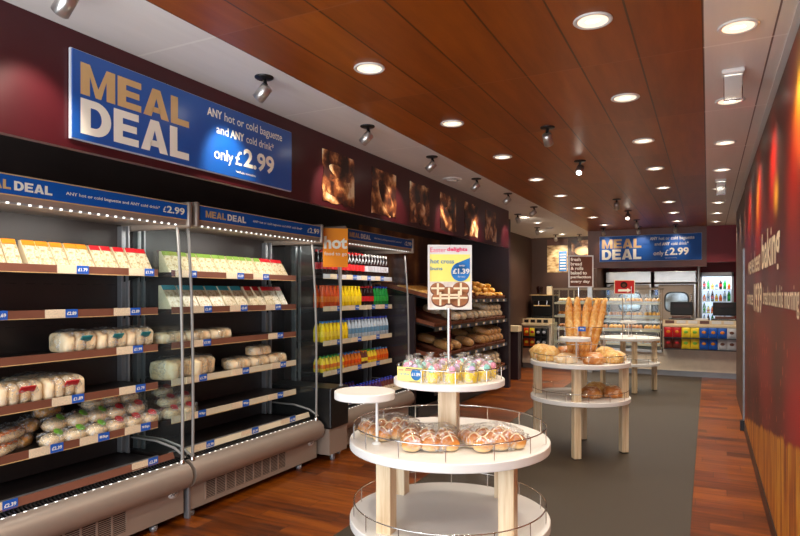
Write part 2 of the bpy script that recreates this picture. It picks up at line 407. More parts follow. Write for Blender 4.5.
def mural_mat():
    s = NT('mural_print'); tc = s.n('ShaderNodeTexCoord'); sx = s.n('ShaderNodeSeparateXYZ'); s.l(tc.outputs['Object'], sx.inputs[0])
    Y, Z = sx.outputs[1], sx.outputs[2]
    vec = s.coord(scale=(1, 1, 1)); n0 = s.noise(vec, 1.3, 3)
    streak = s.noise(s.coord(scale=(1, 5, .6)), 2, 3, .6)
    col = s.ramp(n0, [(.3, srgb(48, 16, 8)), (.5, srgb(84, 12, 10)), (.7, srgb(108, 8, 10))])
    def glow(y, z, ry, rz, c, k=1.0, p=1.0):
        nonlocal col
        a = s.math('DIVIDE', s.math('SUBTRACT', Y, y), ry); b = s.math('DIVIDE', s.math('SUBTRACT', Z, z), rz)
        d = s.math('ADD', s.math('MULTIPLY', a, a), s.math('MULTIPLY', b, b))
        g = s.math('MULTIPLY', s.math('POWER', 2.718, s.math('MULTIPLY', d, -p)), k)
        g.node.use_clamp = True
        col = s.mix(g, col, srgb(*c))
    glow(3.0, 2.15, .9, .5, (60, 34, 24), .7)
    glow(5.0, 2.62, 2.5, .10, (70, 62, 50), .8)
    glow(3.4, 2.2, .28, .4, (206, 26, 10), .95); glow(3.0, 2.40, .30, .17, (255, 196, 20), 1); glow(3.1, 2.2, .2, .12, (240, 90, 20), .9)
    glow(4.45, 2.30, .24, .28, (210, 26, 12), .95); glow(4.2, 2.08, .16, .12, (250, 170, 40), .95, 2)
    glow(5.7, 2.25, .3, .36, (215, 36, 12), .95); glow(5.7, 2.27, .14, .22, (250, 160, 50), 1, 1.5)
    glow(6.9, 2.3, .3, .3, (190, 30, 14), .9); glow(7.4, 2.3, .2, .3, (170, 60, 30), .6)
    glow(3.2, .95, .75, .33, (160, 12, 22), .9); glow(5.0, 1.0, .9, .4, (150, 24, 20), .7)
    glow(4.1, 1.05, .35, .3, (70, 30, 18), .8)
    spk = s.n('ShaderNodeTexVoronoi', i_Scale=14.0); s.l(s.coord(scale=(1, 1, .45)), spk.inputs['Vector'])
    mask = s.math('MULTIPLY', s.math('LESS_THAN', spk.outputs['Distance'], .16), s.math('MULTIPLY', s.math('LESS_THAN', Z, 1.25), s.math('GREATER_THAN', Y, 3.6)))
    col = s.mix(s.math('MULTIPLY', mask, .75), col, srgb(226, 110, 70))
    # golden straw band below a wavy edge
    e = s.math('SUBTRACT', Z, s.math('ADD', s.math('MULTIPLY_ADD', Y, -.15, 1.235), s.math('MULTIPLY', s.noise(s.coord(scale=(1, 3, .4)), 2.0, 3), .14)))
    edge = s.math('MULTIPLY', e, -40); edge.node.use_clamp = True
    gold = s.ramp(streak, [(.3, srgb(120, 46, 14)), (.48, srgb(172, 92, 22)), (.6, srgb(206, 140, 40)), (.75, srgb(150, 70, 20))])
    col = s.mix(edge, col, gold)
    s.l(col, s.b.inputs['Base Color']); s.b.inputs['Roughness'].default_value = .42
    return s.m
MB('brown_wall').box(WX, WX + .12, -.9, 10.2, 0, H).build('wall_right', kind='structure')
mur = thing('wall_mural', 'dark red printed mural with flame shapes and cream lettering on the right wall', 'mural', (WX, 0, 0))
MB(mural_mat()).box(WX - .012, WX, .3, 7.64, .1, H - .02).build('printed_panel', mur)
def rd(y, z): return frame((WX - .0135, y, z), (0, -1, 0), (0, 0, 1))
MB('ticket').text("we've been", rd(6.95, 1.68), 1.55, .20, bold=.01).text('baking', rd(5.25, 1.60), 1.28, .34, bold=.02).build('lettering', mur)
MB('ticket').text('since', rd(7.1, 1.40), .85, .13, bold=.005).text('1939', rd(6.1, 1.35), .85, .24, bold=.02).text('bread to stock this morning', rd(5.12, 1.385), 1.95, .165, bold=.008).build('lettering', mur)
MB('black').box(WX - .02, WX, -.9, 7.64, 0, .1).build('baseboard_right', kind='structure')
fr = thing('door_pillar', 'narrow upright metal corner post at the far end of the red mural', 'post', (WX, 7.68, 0))
MB('grey').rbox(WX - .03, WX, 7.655, 7.705, .11, 2.0, .006).build('metal_strip', fr)
MB('black').box(WX - .055, WX, 7.64, 7.72, 0, .11).build('foot', fr)
MB('red_wall').box(-2.05, 1.6, 14.8, 14.9, 0, H).build('wall_back', kind='structure')
MB('red_wall').box(-.02, 1.6, 12.0, 12.12, 2.06, H).build('wall_back_bulkhead', kind='structure')
MB('brown_wall').box(-3.95, -2.05, 13, 13.1, 0, H).build('wall_back_left', kind='structure')
MB('brown_wall').box(-2.1, -2.05, 13.1, 14.8, 0, H).build('wall_kitchen', kind='structure')
MB('brown_wall').box(1.5, 1.6, 10.2, 14.8, 0, H).box(.49, 1.6, 10.1, 10.2, 0, H).build('wall_far_right', kind='structure')
MB('maroon').box(-2.05, -.02, 12.0, 12.12, 1.99, H).build('wall_sign_bulkhead', kind='structure')
M['bulk'] = plain('bulkhead_wood', (104, 52, 34), .4, 0, .15, 6)
bpy.data.objects['wall_sign_bulkhead'].data.materials[0] = M['bulk']
MB('brown_wall').box(-3.45, -3.4, 9.55, 13, 0, H).build('wall_left_far', kind='structure')
MB('dark').box(-3.95, -3.82, -.9, 9.45, 0, H).build('wall_left', kind='structure')
MB('maroon').box(-2.61, -2.57, -.9, 8.55, 2.16, H).build('wall_fascia', kind='structure')
MB('plum').box(-3.95, -2.84, 9.45, 9.55, 0, H).build('wall_partition', kind='structure')
MB('black').box(-2.06, -1.98, 12.02, 12.1, 0, 1.99).build('pillar_left_of_ovens', kind='structure')
bpy.data.objects['pillar_left_of_ovens'].data.materials[0] = M['steel']

# ------------------------------------------------------------------ fascia sign and bread photographs
def meal_sign(name, label, T, w, h, t=.02):
    """board in the local frame T: x to the reader's right, y up, z to the reader."""
    o = T.translation
    s = thing(name, label, 'sign', tuple(o), 0)
    MB(['blue' if 'far' in label else 'blue_gloss', 'strip_grey']).box(0, w, 0, h, -t, 0, 0, T).box(-.004, w + .004, -.004, h + .004, -t, -t * .3, 1, T).build('board', s)
    P = lambda x, y: T @ Matrix.Translation((w * x, h * y, .0015))
    a = MB('gold'); block(a, 'MEAL', P(.024, .515), w * .402, h * .365); a.build('lettering', s)
    a = MB('cream'); block(a, 'DEAL', P(.024, .068), w * .402, h * .405); a.build('lettering', s)
    MB('cream').text('ANY', P(.51, .79), w * .075, h * .12, bold=.03).text('hot or cold baguette', P(.597, .748), w * .337, h * .165, bold=.006).build('lettering', s)
    MB('cream').text('and', P(.556, .575), w * .062, h * .125, bold=.006).text('ANY', P(.628, .575), w * .075, h * .12, bold=.03).text('cold drink*', P(.715, .575), w * .165, h * .125, bold=.006).build('lettering', s)
    MB('cream').text('only', P(.545, .15), w * .098, h * .215, bold=.008).text('£', P(.655, .19), w * .036, h * .215, bold=.008).text('2.99', P(.70, .19), w * .182, h * .29, bold=.03).build('lettering', s)
    MB('cream').text('*excludes smoothies', P(.655, .075), w * .115, h * .04).build('lettering', s)
    return s
meal_sign('meal_deal_sign', 'large blue meal deal sign with gold and white letters on the maroon fascia', facing_right(-2.545, 1.77, 2.205), 1.61, .40)
meal_sign('meal_deal_sign', 'blue meal deal sign on the far bulkhead above the ovens', facing_front(-1.83, 11.975, 2.11), 1.73, .47)

def sepia(i):
    s = NT('bread_photograph'); v = s.coord(loc=(i * 3.1, i * 1.7, i * .9)); n1 = s.noise(v, 5.5, 4, .6)
    vo = s.n('ShaderNodeTexVoronoi', i_Scale=7.0, feature='SMOOTH_F1'); s.l(v, vo.inputs['Vector'])
    k = s.math('ADD', s.math('MULTIPLY', n1, 1.0), s.math('MULTIPLY', vo.outputs['Distance'], -.5))
    k = s.math('ADD', k, .08)
    s.l(s.ramp(k, [(.26, srgb(40, 16, 12)), (.38, srgb(120, 64, 34)), (.46, srgb(206, 146, 90)), (.58, srgb(255, 232, 190))]), s.b.inputs['Base Color'])
    s.b.inputs['Roughness'].default_value = .4; return s.m
for i, (lab, dx) in enumerate([('scored loaves', 0), ('sliced white loaf', 0), ('hands kneading dough', 0), ('rustic rolls', 0), ('hands breaking bread', 0), ('dusted loaf', 0)]):
    y = 3.79 + .745 * i
    p = thing('bread_photograph', f'sepia photograph of {lab} on the maroon fascia, {ORD[i]} from the big blue sign', 'photograph', (-2.57, y + .22, 2.21), 0, 'bread photographs along the fascia')
    pts = []
    for k in range(28):
        t = k / 28 * 4; q = int(t); fct = t - q
        a_, b_ = [(fct, 0), (1, fct), (1 - fct, 1), (0, 1 - fct)][q]
        j = .012 * noise.noise(Vector((k * .9, i * 4.1, 0))) * 2
        pts.append((y + a_ * .45 + j, 2.20 + b_ * .39 + j))
    MB(sepia(i)).prism(pts, -2.57, -2.564, 'X').build('print', p)
    # the loaf itself in the print: a paler shape lying across it
    def shape(cx, cz, rx, rz, rot, n=20):
        return [(y + cx + rx * math.cos(t) * math.cos(rot) - rz * math.sin(t) * math.sin(rot), 2.2 + cz + rx * math.cos(t) * math.sin(rot) + rz * math.sin(t) * math.cos(rot)) for t in [2 * PI * k / n for k in range(n)]]
    mb = MB([sepia(i + 9), 'gold'])
    for (cx, cz, rx, rz, rot) in [[(.2, .12, .17, .07, .1), (.24, .24, .16, .05, -.2)], [(.26, .15, .20, .08, -.8)], [(.22, .12, .13, .09, .3)], [(.2, .14, .12, .12, 0), (.28, .28, .1, .06, .6)], [(.22, .12, .08, .10, 0)], [(.24, .15, .15, .07, 1.0)]][i]:
        mb.prism(shape(cx, cz, rx, rz, rot), -2.564, -2.5625, 'X')
    mb.build('loaf_print', p)
# mural of big loaves behind the bread rack
def loaf_mural():
    s = NT('loaf_mural'); vo = s.n('ShaderNodeTexVoronoi', i_Scale=2.2, feature='SMOOTH_F1'); s.l(s.coord(scale=(1, 1.7, .8)), vo.inputs['Vector'])
    n1 = s.noise(s.coord(), 9, 4)
    k = s.math('ADD', vo.outputs['Distance'], s.math('MULTIPLY', s.math('SUBTRACT', n1, .5), .35))
    s.l(s.ramp(k, [(.05, srgb(196, 142, 78)), (.3, srgb(150, 92, 42)), (.55, srgb(82, 44, 22)), (.8, srgb(34, 18, 12))]), s.b.inputs['Base Color'])
    s.b.inputs['Roughness'].default_value = .5; return s.m
o = MB(loaf_mural()).box(-3.82, -3.80, 6.42, 8.9, .4, 2.35).build('loaf_wall_print'); tag(o, 'brown wall print of big loaves on the wall behind the bread rack', 'wall print')

# ------------------------------------------------------------------ fridges
def tickets(shelf, x, zc, ys, prices, hh=.042):
    for y, p in zip(ys, prices):
        a = MB(['ticket', 'blue2', 'cream'])
        a.box(x, x + .004, y, y + .118, zc - hh / 2 - .003, zc + hh / 2 + .003, 0)
        a.box(x, x + .005, y + .118, y + .195, zc - hh / 2 - .003, zc + hh / 2 + .003, 1)
        a.text(p, facing_right(x + .006, y + .126, zc - .010), .06, .020, 2, bold=.03)
        a.build('price_ticket', shelf)
SH = [1.655, 1.40, 1.155, .90, .64]
def fridge(y0, y1, label, strips, shelf_z, ticket_data, zo=0, logo=True):
    f = thing('chiller_cabinet', label, 'chiller cabinet', (-3.3, (y0 + y1) / 2, 0))
    L = y1 - y0
    MB('taupe').prism([(-3.75, .05), (-3.10, .05), (-3.10, .255), (-3.75, .255)], y0 + .01, y1 - .01).build('lower_panel', f)
    pf = [(x_ - .16, z_ - .083) for x_, z_ in [(-3.0, .30), (-2.955, .292), (-2.905, .302), (-2.875, .335), (-2.862, .38), (-2.872, .425), (-2.905, .457), (-2.94, .472), (-2.965, .47), (-3.0, .43)]]
    MB('taupe').prism(pf, y0, y1, smooth=True).build('bumper', f)
    a = MB(['dark', 'black']); a.box(-3.75, -3.155, y0 + .02, y1 - .02, .255, .39, 0)
    for k in range(int(L / .022)):
        yy = y0 + .03 + k * .022
        a.prism([(-3.165, .34), (-3.10, .34), (-3.10, .385), (-3.165, .405)], yy, yy + .010, m=1)
    a.build('air_grille', f)
    MB('led_row').box(-3.112, -3.106, y0 + .05, y1 - .05, .385, .391).build('bumper_light_strip', f)
    # bottom deck strip
    d = MB(strips[-1]); d.T = Matrix.Translation((-3.165, 0, .43)) @ Matrix.Rotation(R(-20), 4, 'Y'); d.box(-.006, .004, y0 + .05, y1 - .035, -.022, .022); dk = d.build('deck_strip', f)
    tickets(dk, -3.160, .432, *ticket_data[-1])
    MB('grey').box(-3.32, -3.31, y0 + .03, y1 - .03, .40, .412).build('deck_rail', f)
    # back, ends
    a = MB(['dark', 'black']); a.box(-3.75, -3.67, y0 + .02, y1 - .02, .40, 2.0)
    for z in (1.82, 1.56, 1.30, 1.05, .80, .55):
        for k in range(12): a.box(-3.671, -3.668, y0 + .07 + k * (L - .1) / 12, y0 + .13 + k * (L - .1) / 12, z, z + .006, 1)
    a.build('back_panel', f)
    for yy in (y0 + .03, y1 - .07):
        MB('grey').rbox(-3.67, -3.62, yy, yy + .035, .40, 1.97, .004).rbox(-3.60, -3.57, yy + .012, yy + .028, .40, 1.97, .003).build('upright', f)
    for yy in (y0 + .008, y1 - .014):
        MB('glass').prism([(-3.66, .40), (-3.10, .43), (-3.09, .50), (-3.095, 1.2), (-3.13, 1.93), (-3.66, 1.93)], yy, yy + .006).build('side_glass', f)
        MB('postgrey').tube([(-3.60, yy + .003, .50), (-3.35, yy + .003, .50), (-3.18, yy + .003, .47), (-3.08, yy + .003, .42)], [.006, .009, .009, .006], 8).build('glass_edge_trim', f)
    for yy in (y0 + .03, y1 - .03):
        MB('postgrey').tube([(-3.135, yy, 1.94), (-3.125, yy, 1.86), (-3.10, yy, 1.5), (-3.088, yy, 1.1), (-3.086, yy, .7), (-3.09, yy, .38)], .010, 10).build('front_post', f)
        MB('chrome').lathe([(.018, 0), (.018, .02), (.013, .028)], (-3.09, yy, .382), 14).build('post_collar', f)
    # header
    a = MB('taupe'); a.prism([(-3.75, 1.97 + zo), (-3.12, 1.94 + zo), (-3.05, 1.938 + zo), (-3.045, 1.97 + zo), (-3.05, 2.07 + zo), (-3.1, 2.085 + zo), (-3.75, 2.085 + zo)], y0 + .036, y1 - .036); a.build('header', f)
    for yy in (y0, y1 - .036): MB('taupe').rbox(-3.74, -3.025, yy, yy + .036, 1.92 + zo, 2.09 + zo, .014, seg=3).build('header_end_cap', f)
    sb = MB(['blue', 'gold']).box(-3.05, -3.038, y0 + .04, y1 - .04, 1.972 + zo, 2.066 + zo).box(-3.05, -3.036, y0 + .04, y1 - .04, 1.967 + zo, 1.972 + zo, 1).box(-3.05, -3.036, y0 + .04, y1 - .04, 2.066 + zo, 2.071 + zo, 1).build('header_sign', f)
    block(MB('gold'), 'MEAL', facing_right(-3.0365, y0 + .095, 1.995 + zo), .195, .046).build('lettering', sb)
    a = block(MB('cream'), 'DEAL', facing_right(-3.0365, y0 + .305, 1.995 + zo), .195, .046)
    a.text('ANY hot or cold baguette and ANY cold drink*', facing_right(-3.0365, y0 + .575, 2.006 + zo), .62, .024, bold=.012)
    a.text('£', facing_right(-3.0365, y1 - .235, 1.998 + zo), .025, .036, bold=.01).text('2.99', facing_right(-3.0365, y1 - .205, 1.996 + zo), .145, .046, bold=.03)
    a.build('lettering', sb)
    MB('led_row').box(-3.075, -3.066, y0 + .08, y1 - .08, 1.930 + zo, 1.938 + zo).build('header_light_strip', f)
    light('fridge_light', 'AREA', (.19, 0, 1.922 + zo), (0, R(28), R(0)), E_FRIDGE, (1, .95, .88), f, shape='RECTANGLE', size=.05, size_y=L - .2)
    # shelves
    for i, z in enumerate(shelf_z):
        a = MB(['dark', 'black']); a.box(-3.66, -3.305, y0 + .05, y1 - .05, z - .02, z - .004)
        a.prism([(-3.66, z - .08), (-3.66, z - .02), (-3.36, z - .02)], y0 + .05, y0 + .056, m=1); a.prism([(-3.66, z - .08), (-3.66, z - .02), (-3.36, z - .02)], y1 - .056, y1 - .05, m=1)
        s = a.build('shelf', f)
        e = MB([strips[i], 'gold']).box(-3.305, -3.298, y0 + .045, y1 - .045, z - .034, z + .010).box(-3.305, -3.296, y0 + .045, y1 - .045, z - .038, z - .034, 1).build('ticket_strip', s)
        tickets(s, -3.298, z - .012, *ticket_data[i])
    # intake grille low on the front
    a = MB(['black', 'taupe']); g0, g1 = y1 - 1.35, y1 - .455
    a.box(-3.102, -3.098, g0, g1, .085, .235)
    nn = 9
    for k in range(nn + 1): yy = g0 + (g1 - g0) * k / nn; a.box(-3.099, -3.094, yy - .006, yy + .006, .085, .235, 1)
    for k in range(13): a.box(-3.098, -3.0955, g0, g1, .090 + k * .0115, .094 + k * .0115, 1)
    a.build('intake_grille', f)
    if logo:
        T = facing_right(-3.0995, y1 - .095, .195)
        a = MB(['white', 'grey']); a.lathe([(.001, .001), (.042, .001), (.042, .002), (.001, .003)], (0, 0, 0), 28, 0, T, sy=.55)
        a.tube([(-.025, -.005, .004), (-.01, .01, .004), (0, -.008, .004), (.012, .010, .004), (.025, 0, .004)], .002, 5, 1, T=T); a.build('maker_badge', f)
    for yy in (y0 + .06, y1 - .22, ):
        for xx in (-3.14, -3.65):
            MB(['grey', 'steel']).lathe([(.022, 0), (.026, .01), (.026, .03), (.012, .034), (.012, .082)], (xx, yy, 0), 14).build('foot', f)
    MB('grey').rbox(-3.13, -3.085, y0 - .012, y0 + .012, .0, .28, .006).build('side_channel', f)
    return f
fridge(1.50, 2.955, 'nearest open chiller with orange and red topped sandwiches, cut off by the frame edge', ['strip_brown'] * 6, SH,
       [([2.2, 2.68], ['£1.79', '£1.99']), ([1.84 - .11, 2.13, 2.57], ['£2.69', '£2.89', '£2.89']), ([1.62, 2.59], ['£1.89', '£1.99']),
        ([2.17, 2.61], ['£1.89', '£1.79']), ([1.66, 2.04, 2.34, 2.65], ['£2.39', '£2.39', '85p', '95p']), ([1.70, 2.59], ['£2.39', '£2.39'])], zo=.015)
fridge(2.985, 4.49, 'middle open chiller with green topped and blue topped sandwiches, cream lower shelf strips', ['strip_brown'] * 3 + ['strip_cream'] * 3, SH,
       [([3.06, 3.56, 3.87], ['£1.99', '£2.29', '£2.29']), ([3.21, 3.60, 4.03], ['£2.49', '£2.49', '£1.99']), ([3.2, 4.06], ['£1.99', '£1.89']),
        ([3.16, 3.62, 4.10], ['£1.79', '£1.69', '£1.79']), ([3.15, 3.62, 4.06], ['95p', '95p', '95p']), ([3.09, 3.57, 4.05], ['£1.99', '£1.99', '£1.99'])], zo=.025)
SH3 = [1.685, 1.37, 1.035, .74]
fridge(4.84, 6.345, 'farthest open chiller filled with rows of bottled soft drinks', ['strip_grey'] + ['strip_cream'] * 4, SH3,
       [([5.0, 5.3, 5.6, 5.9], ['£1.05', '£1.05', '£1.05', '£1.05']), ([5.0, 5.35, 5.7, 6.0], ['95p', '95p', '95p', '95p']), ([5.0, 5.4, 5.8], ['85p', '85p', '85p']),
        ([5.0, 5.4, 5.8], ['£1.59', '£1.59', '£1.59']), ([5.0, 5.5], ['£1.59', '£1.59'])], zo=.05, logo=False)

# hot food cabinet between the chillers and its sign
h_ = thing('hot_food_cabinet', 'low black hot food cabinet with taupe base between two chillers', 'cabinet', (-3.25, 4.665, 0))
MB('black').rbox(-3.7, -2.97, 4.515, 4.815, .30, .66, .015).build('body', h_)
MB('taupe').box(-3.7, -2.99, 4.52, 4.81, .07, .30).build('base_panel', h_)
MB('strip_grey').box(-2.98, -2.976, 4.58, 4.66, .50, .53).build('badge', h_)
for xx in (-3.05, -3.6): MB('grey').lathe([(.022, 0), (.024, .03), (.012, .07)], (xx, 4.66, 0), 12).build('foot', h_)
hs = thing('hot_food_sign', 'bright orange hot food to go sign on a slim pole between the chillers', 'sign', (-2.992, 4.712, .66))
T = frame((-3.107, 4.591, 1.745), (.175, .145, 0), (0, 0, 1))
MB('hot').box(0, .227, 0, .352, -.006, 0, T=T).build('board', hs)
MB('cream').text('hot', T @ Matrix.Translation((.008, .165, .001)), .212, .115, bold=.035).text('food to go', T @ Matrix.Translation((.012, .095, .001)), .205, .044, bold=.005).build('lettering', hs)
MB('postgrey').tube([(-2.992, 4.712, .66), (-2.992, 4.712, 1.95)], .009, 10).build('pole', hs)
MB('postgrey').lathe([(.02, 0), (.02, .012), (.010, .02)], (-2.992, 4.712, .66), 20).build('base', hs)

# ------------------------------------------------------------------ sandwiches
def sandwich(colour, wy, ht, dx, name='sandwich_pack'):
    r = thing(name, 'x', 'sandwich')
    MB('carton').prism([(0, 0), (-dx, 0), (-dx, ht), (-dx + .02, ht)], -wy / 2, wy / 2).build('carton', r)
    # film face lies on the slope
    sl = Vector((dx - .02, 0, -ht)).normalized()
    def on(a, b, e, m, nm):
        p0 = Vector((-dx + .02, 0, ht)); p1 = Vector((0, 0, 0)); nrm = Vector((ht, 0, dx - .02)).normalized() * e
        q0 = p0.lerp(p1, a); q1 = p0.lerp(p1, b)
        vs = []
        for q in (q0, q1):
            for y in (-wy / 2 + .003, wy / 2 - .003):
                vs.append((q.x, y, q.z)); vs.append((q.x + nrm.x, y, q.z + nrm.z))
        MB(m).add(vs, [(0, 1, 3, 2), (4, 6, 7, 5), (0, 4, 5, 1), (2, 3, 7, 6), (1, 5, 7, 3), (0, 2, 6, 4)]).build(nm, r)
    on(.20, .96, .003, 'sandwich', 'filling_window'); on(0, .19, .004, colour, 'top_label')
    return r
def row(pr, ys, x, z, fmt, cat_group=None, **kw):
    n = len(ys)
    for i, y in enumerate(ys):
        pr.put((x + random.uniform(-.006, .006), y, z), random.uniform(-.12, .12), fmt.format(o=ORD[i] if i < 20 else 'last'), cat_group, **kw)
SO = Proto(sandwich('orange', .076, .15, .115)); SR = Proto(sandwich('red', .076, .15, .115)); SG = Proto(sandwich('green', .072, .15, .115))
ST = Proto(sandwich('teal', .126, .165, .125)); SR2 = Proto(sandwich('red', .089, .165, .125)); SR3 = Proto(sandwich('red', .078, .15, .115))
z = SH[0] - .004
row(SO, [1.90, 1.985], -3.325, z, 'orange topped sandwich pack left of the gap on the top shelf, {o} of that pair', 'orange topped sandwiches left of the gap')
row(SO, [2.10 + .0835 * i for i in range(5)], -3.325, z, '{o} orange topped sandwich pack right of the gap, nearest chiller top shelf', 'orange topped sandwiches')
row(SR, [2.10 + .0835 * i for i in range(5, 10)], -3.325, z, '{o} red topped sandwich pack from the left, nearest chiller top shelf', 'red topped sandwiches')
row(SG, [3.075 + .0795 * i for i in range(13)], -3.325, z, '{o} green topped sandwich pack from the left, middle chiller top shelf', 'green topped sandwiches')
row(SR3, [3.075 + .0795 * i for i in range(13, 17)], -3.325, z, '{o} red topped pack beside the green ones, middle chiller top shelf', 'red topped sandwiches beside the green ones')
z = SH[1] - .004
row(ST, [3.11 + .137 * i for i in range(6)], -3.325, z, '{o} wide blue topped sandwich pack from the left, middle chiller second shelf', 'blue topped sandwiches')
row(SR2, [3.945 + .098 * i for i in range(5)], -3.325, z, '{o} wide red topped pack right of the blue ones, middle chiller second shelf', 'wide red topped sandwiches')

# ------------------------------------------------------------------ wrapped rolls and baguettes
def shell(mb, c, rad, rz=0, seed=0, sq=.75, nz=.10): mb.blob(c, rad, rz, 0, .9, nz, 0, 22, 12, sq, seed)
def roll_pack(name, label_col, L, Wd, Hh, n, mat='pale_roll', cat='bread rolls', lab=True, cols=1):
    """rolls lie across x, pack runs along y."""
    r = thing(name, 'x', cat)
    for j in range(cols):
        for i in range(n):
            MB(mat).blob(((j - (cols - 1) / 2) * Wd / cols, (i + .5) * L / n - L / 2, .004), (Wd / cols * .52, L / n * .54, Hh * .5), 0, 0, .8, .05, 0, 18, 10, .55, i + j).build('roll', r)
    w_ = MB('wrap'); shell(w_, (0, 0, .001), (Wd * .56, L * .54, Hh * .56), seed=n); w_.build('wrapper', r)
    if lab:
        a = MB(label_col); T = Matrix.Translation((Wd * .53, L * .12, Hh * .62)) @ Matrix.Rotation(R(38), 4, 'Y')
        a.rbox(-.004, .003, -L * .17, L * .17, -.022, .022, .002, T=T); a.build('label', r)
    return r
TE = Proto(roll_pack('wrapped_rolls', 'teal2', .21, .17, .13, 3))
for i, y in enumerate([2.38, 2.60, 2.81]):
    TE.put((-3.42, y, SH[2] - .003), 0, f'clear bag of white rolls with teal label, {["left", "middle", "right"][i]} of the three on the third shelf', 'teal labelled roll bags')
RW = Proto(roll_pack('wrapped_rolls', 'red', .25, .19, .135, 4))
for i, (x, y) in enumerate([(-3.41, 1.75), (-3.41, 2.01), (-3.41, 2.27)]):
    RW.put((x, y, SH[3] - .003), 0, f'clear bag of white rolls with red label on the fourth shelf, {["cut by frame edge", "middle one", "rightmost one"][i]}', 'red labelled roll bags')
RW.put((-3.55, 2.22, SH[3] - .003), 0, 'clear bag of white rolls behind the rightmost red labelled bag, fourth shelf')
# single filled rolls heaped on the fifth shelf
def single_roll(name, lab, L=.17, mat='pale_roll', seed=0, film='wrap'):
    r = thing(name, 'x', 'filled roll')
    MB(mat).blob((0, 0, .003), (.055, L / 2, .036), 0, 0, .6, .05, 0, 16, 9, .8, seed).build('roll', r)
    MB('sandwich').blob((.008, 0, .018), (.044, L / 2 * .96, .007), 0, 0, .9, .12, seed=seed + 4).build('filling', r)
    w_ = MB(film); shell(w_, (0, 0, .001), (.062, L * .62, .043), seed=seed, nz=.14); w_.build('wrapper', r)
    if lab: MB(lab).blob((.022, 0, .072), (.026, .036, .004), 0, .5, .9, .05).build('label', r)
    return r
G = Proto(single_roll('filled_roll', 'lime', .20)); Rr = Proto(single_roll('filled_roll', 'red', .15, 'pale_roll', 3)); Pl = Proto(single_roll('filled_roll', None, .2, 'crust', 5))
z = SH[4] - .003
spot = [(-3.37, 2.36), (-3.37, 2.60), (-3.40, 2.83)]
def layered(pts, zi, yi=1):
    """where each piece of a heap lies: its layer, then its place counted along the shelf."""
    lay = ['lowest' if p[zi] < .03 else 'middle' if p[zi] < .1 else 'topmost' for p in pts]; out = []
    for i, p in enumerate(pts):
        out.append((lay[i], ORD[sum(1 for j, q in enumerate(pts) if lay[j] == lay[i] and q[yi] < p[yi])]))
    return out
def heap(pr, pts, fmt, grp=None):
    for (x, y, zz, rz, ry), (ly, od) in zip(pts, layered(pts, 2)): pr.put((x, y, z + zz), rz, fmt.format(l=ly, o=od), None, ry=ry)
heap(G, [(-3.37, 2.22, 0, .5, .15), (-3.37, 2.36, 0, .4, .15), (-3.37, 2.50, 0, .5, .15), (-3.45, 2.28, .068, .6, .2), (-3.45, 2.43, .068, .5, .2), (-3.46, 2.57, .068, .5, .2)], 'green labelled bagged roll, {o} from the left in the {l} layer, fifth shelf', 'green labelled rolls')
heap(Rr, [(-3.37, 2.63, 0, .3, .15), (-3.37, 2.76, 0, .2, .15), (-3.37, 2.89, 0, .2, .15), (-3.45, 2.69, .066, .3, .2), (-3.46, 2.85, .066, .2, .2), (-3.54, 2.60, .13, .2, .2), (-3.55, 2.73, .13, .2, .2), (-3.55, 2.87, .13, .1, .2)], 'red labelled bagged roll, {o} from the left in the {l} layer, fifth shelf', 'red labelled rolls')
heap(Pl, [(-3.50, 2.06, .05, 1.0, 0), (-3.53, 2.18, .07, .9, .0), (-3.50, 2.12, .0, .8, 0), (-3.57, 2.32, .13, .5, .1)], 'bagged golden baguette, {o} from the left in the {l} layer, fifth shelf back', 'bagged golden baguettes')
def wrap_pack():
    r = thing('ham_baguette_pack', 'x', 'filled baguette')
    MB('pale_roll').blob((0, 0, .003), (.05, .16, .03), 0, 0, .7, .04).build('bread', r)
    a = MB('amber')
    for k in range(5): a.blob((.012, -.11 + k * .055, .045), (.030, .016, .008), .7, 0, .8, .1, seed=k)
    a.build('filling', r)
    w_ = MB('wrap'); shell(w_, (0, 0, .001), (.062, .18, .042)); w_.build('wrapper', r); return r
HB = Proto(wrap_pack())
heap(HB, [(-3.37, 1.70, 0, .55, 0), (-3.37, 1.92, 0, .55, 0), (-3.40, 1.82, .062, .55, 0), (-3.42, 2.0, .062, .55, 0)], 'bagged baguette with orange filling, {o} from the left in the {l} layer, fifth shelf')
# middle chiller
BB = Proto(roll_pack('wrapped_baguettes', None, .23, .12, .085, 2, 'flour', 'baguettes', False))
for i, y in enumerate([3.10, 3.34, 3.57]):
    BB.put((-3.40, y, SH[2] - .003), 0, f'bag of pale rolls on the middle chiller third shelf, {ORD[i]} from the left', 'bags of pale rolls')
for i, (x, y, zz) in enumerate([(-3.39, 3.78, 0), (-3.39, 4.02, 0), (-3.39, 4.26, 0), (-3.42, 4.08, .085), (-3.5, 3.88, 0)]):
    BB.put((x, y, SH[3] - .003 + zz), 0, ['left bag of floured rolls in the fourth shelf front row', 'middle bag of floured rolls in the fourth shelf front row', 'right bag of floured rolls in the fourth shelf front row', 'bag of floured rolls lying on top of the others, fourth shelf', 'bag of floured rolls behind the front row, fourth shelf'][i])
BG = Proto(roll_pack('wrapped_baguettes', None, .26, .2, .15, 3, 'pale_roll', 'baguettes', False))
for i, y in enumerate([3.14, 3.36]):
    BG.put((-3.42, y, SH[3] - .003), .2, f'big clear bag of baguettes at the left of the middle chiller fourth shelf, {["left", "right"][i]} one', 'big baguette bags')
heap(Rr, [(-3.37, 3.08, 0, .2, .15), (-3.37, 3.22, 0, .2, .15), (-3.45, 3.12, .066, .2, .15), (-3.45, 3.26, .066, .2, .15), (-3.53, 3.16, .125, .2, .15)], 'red labelled roll in the middle chiller, {o} from the left, {l} layer')

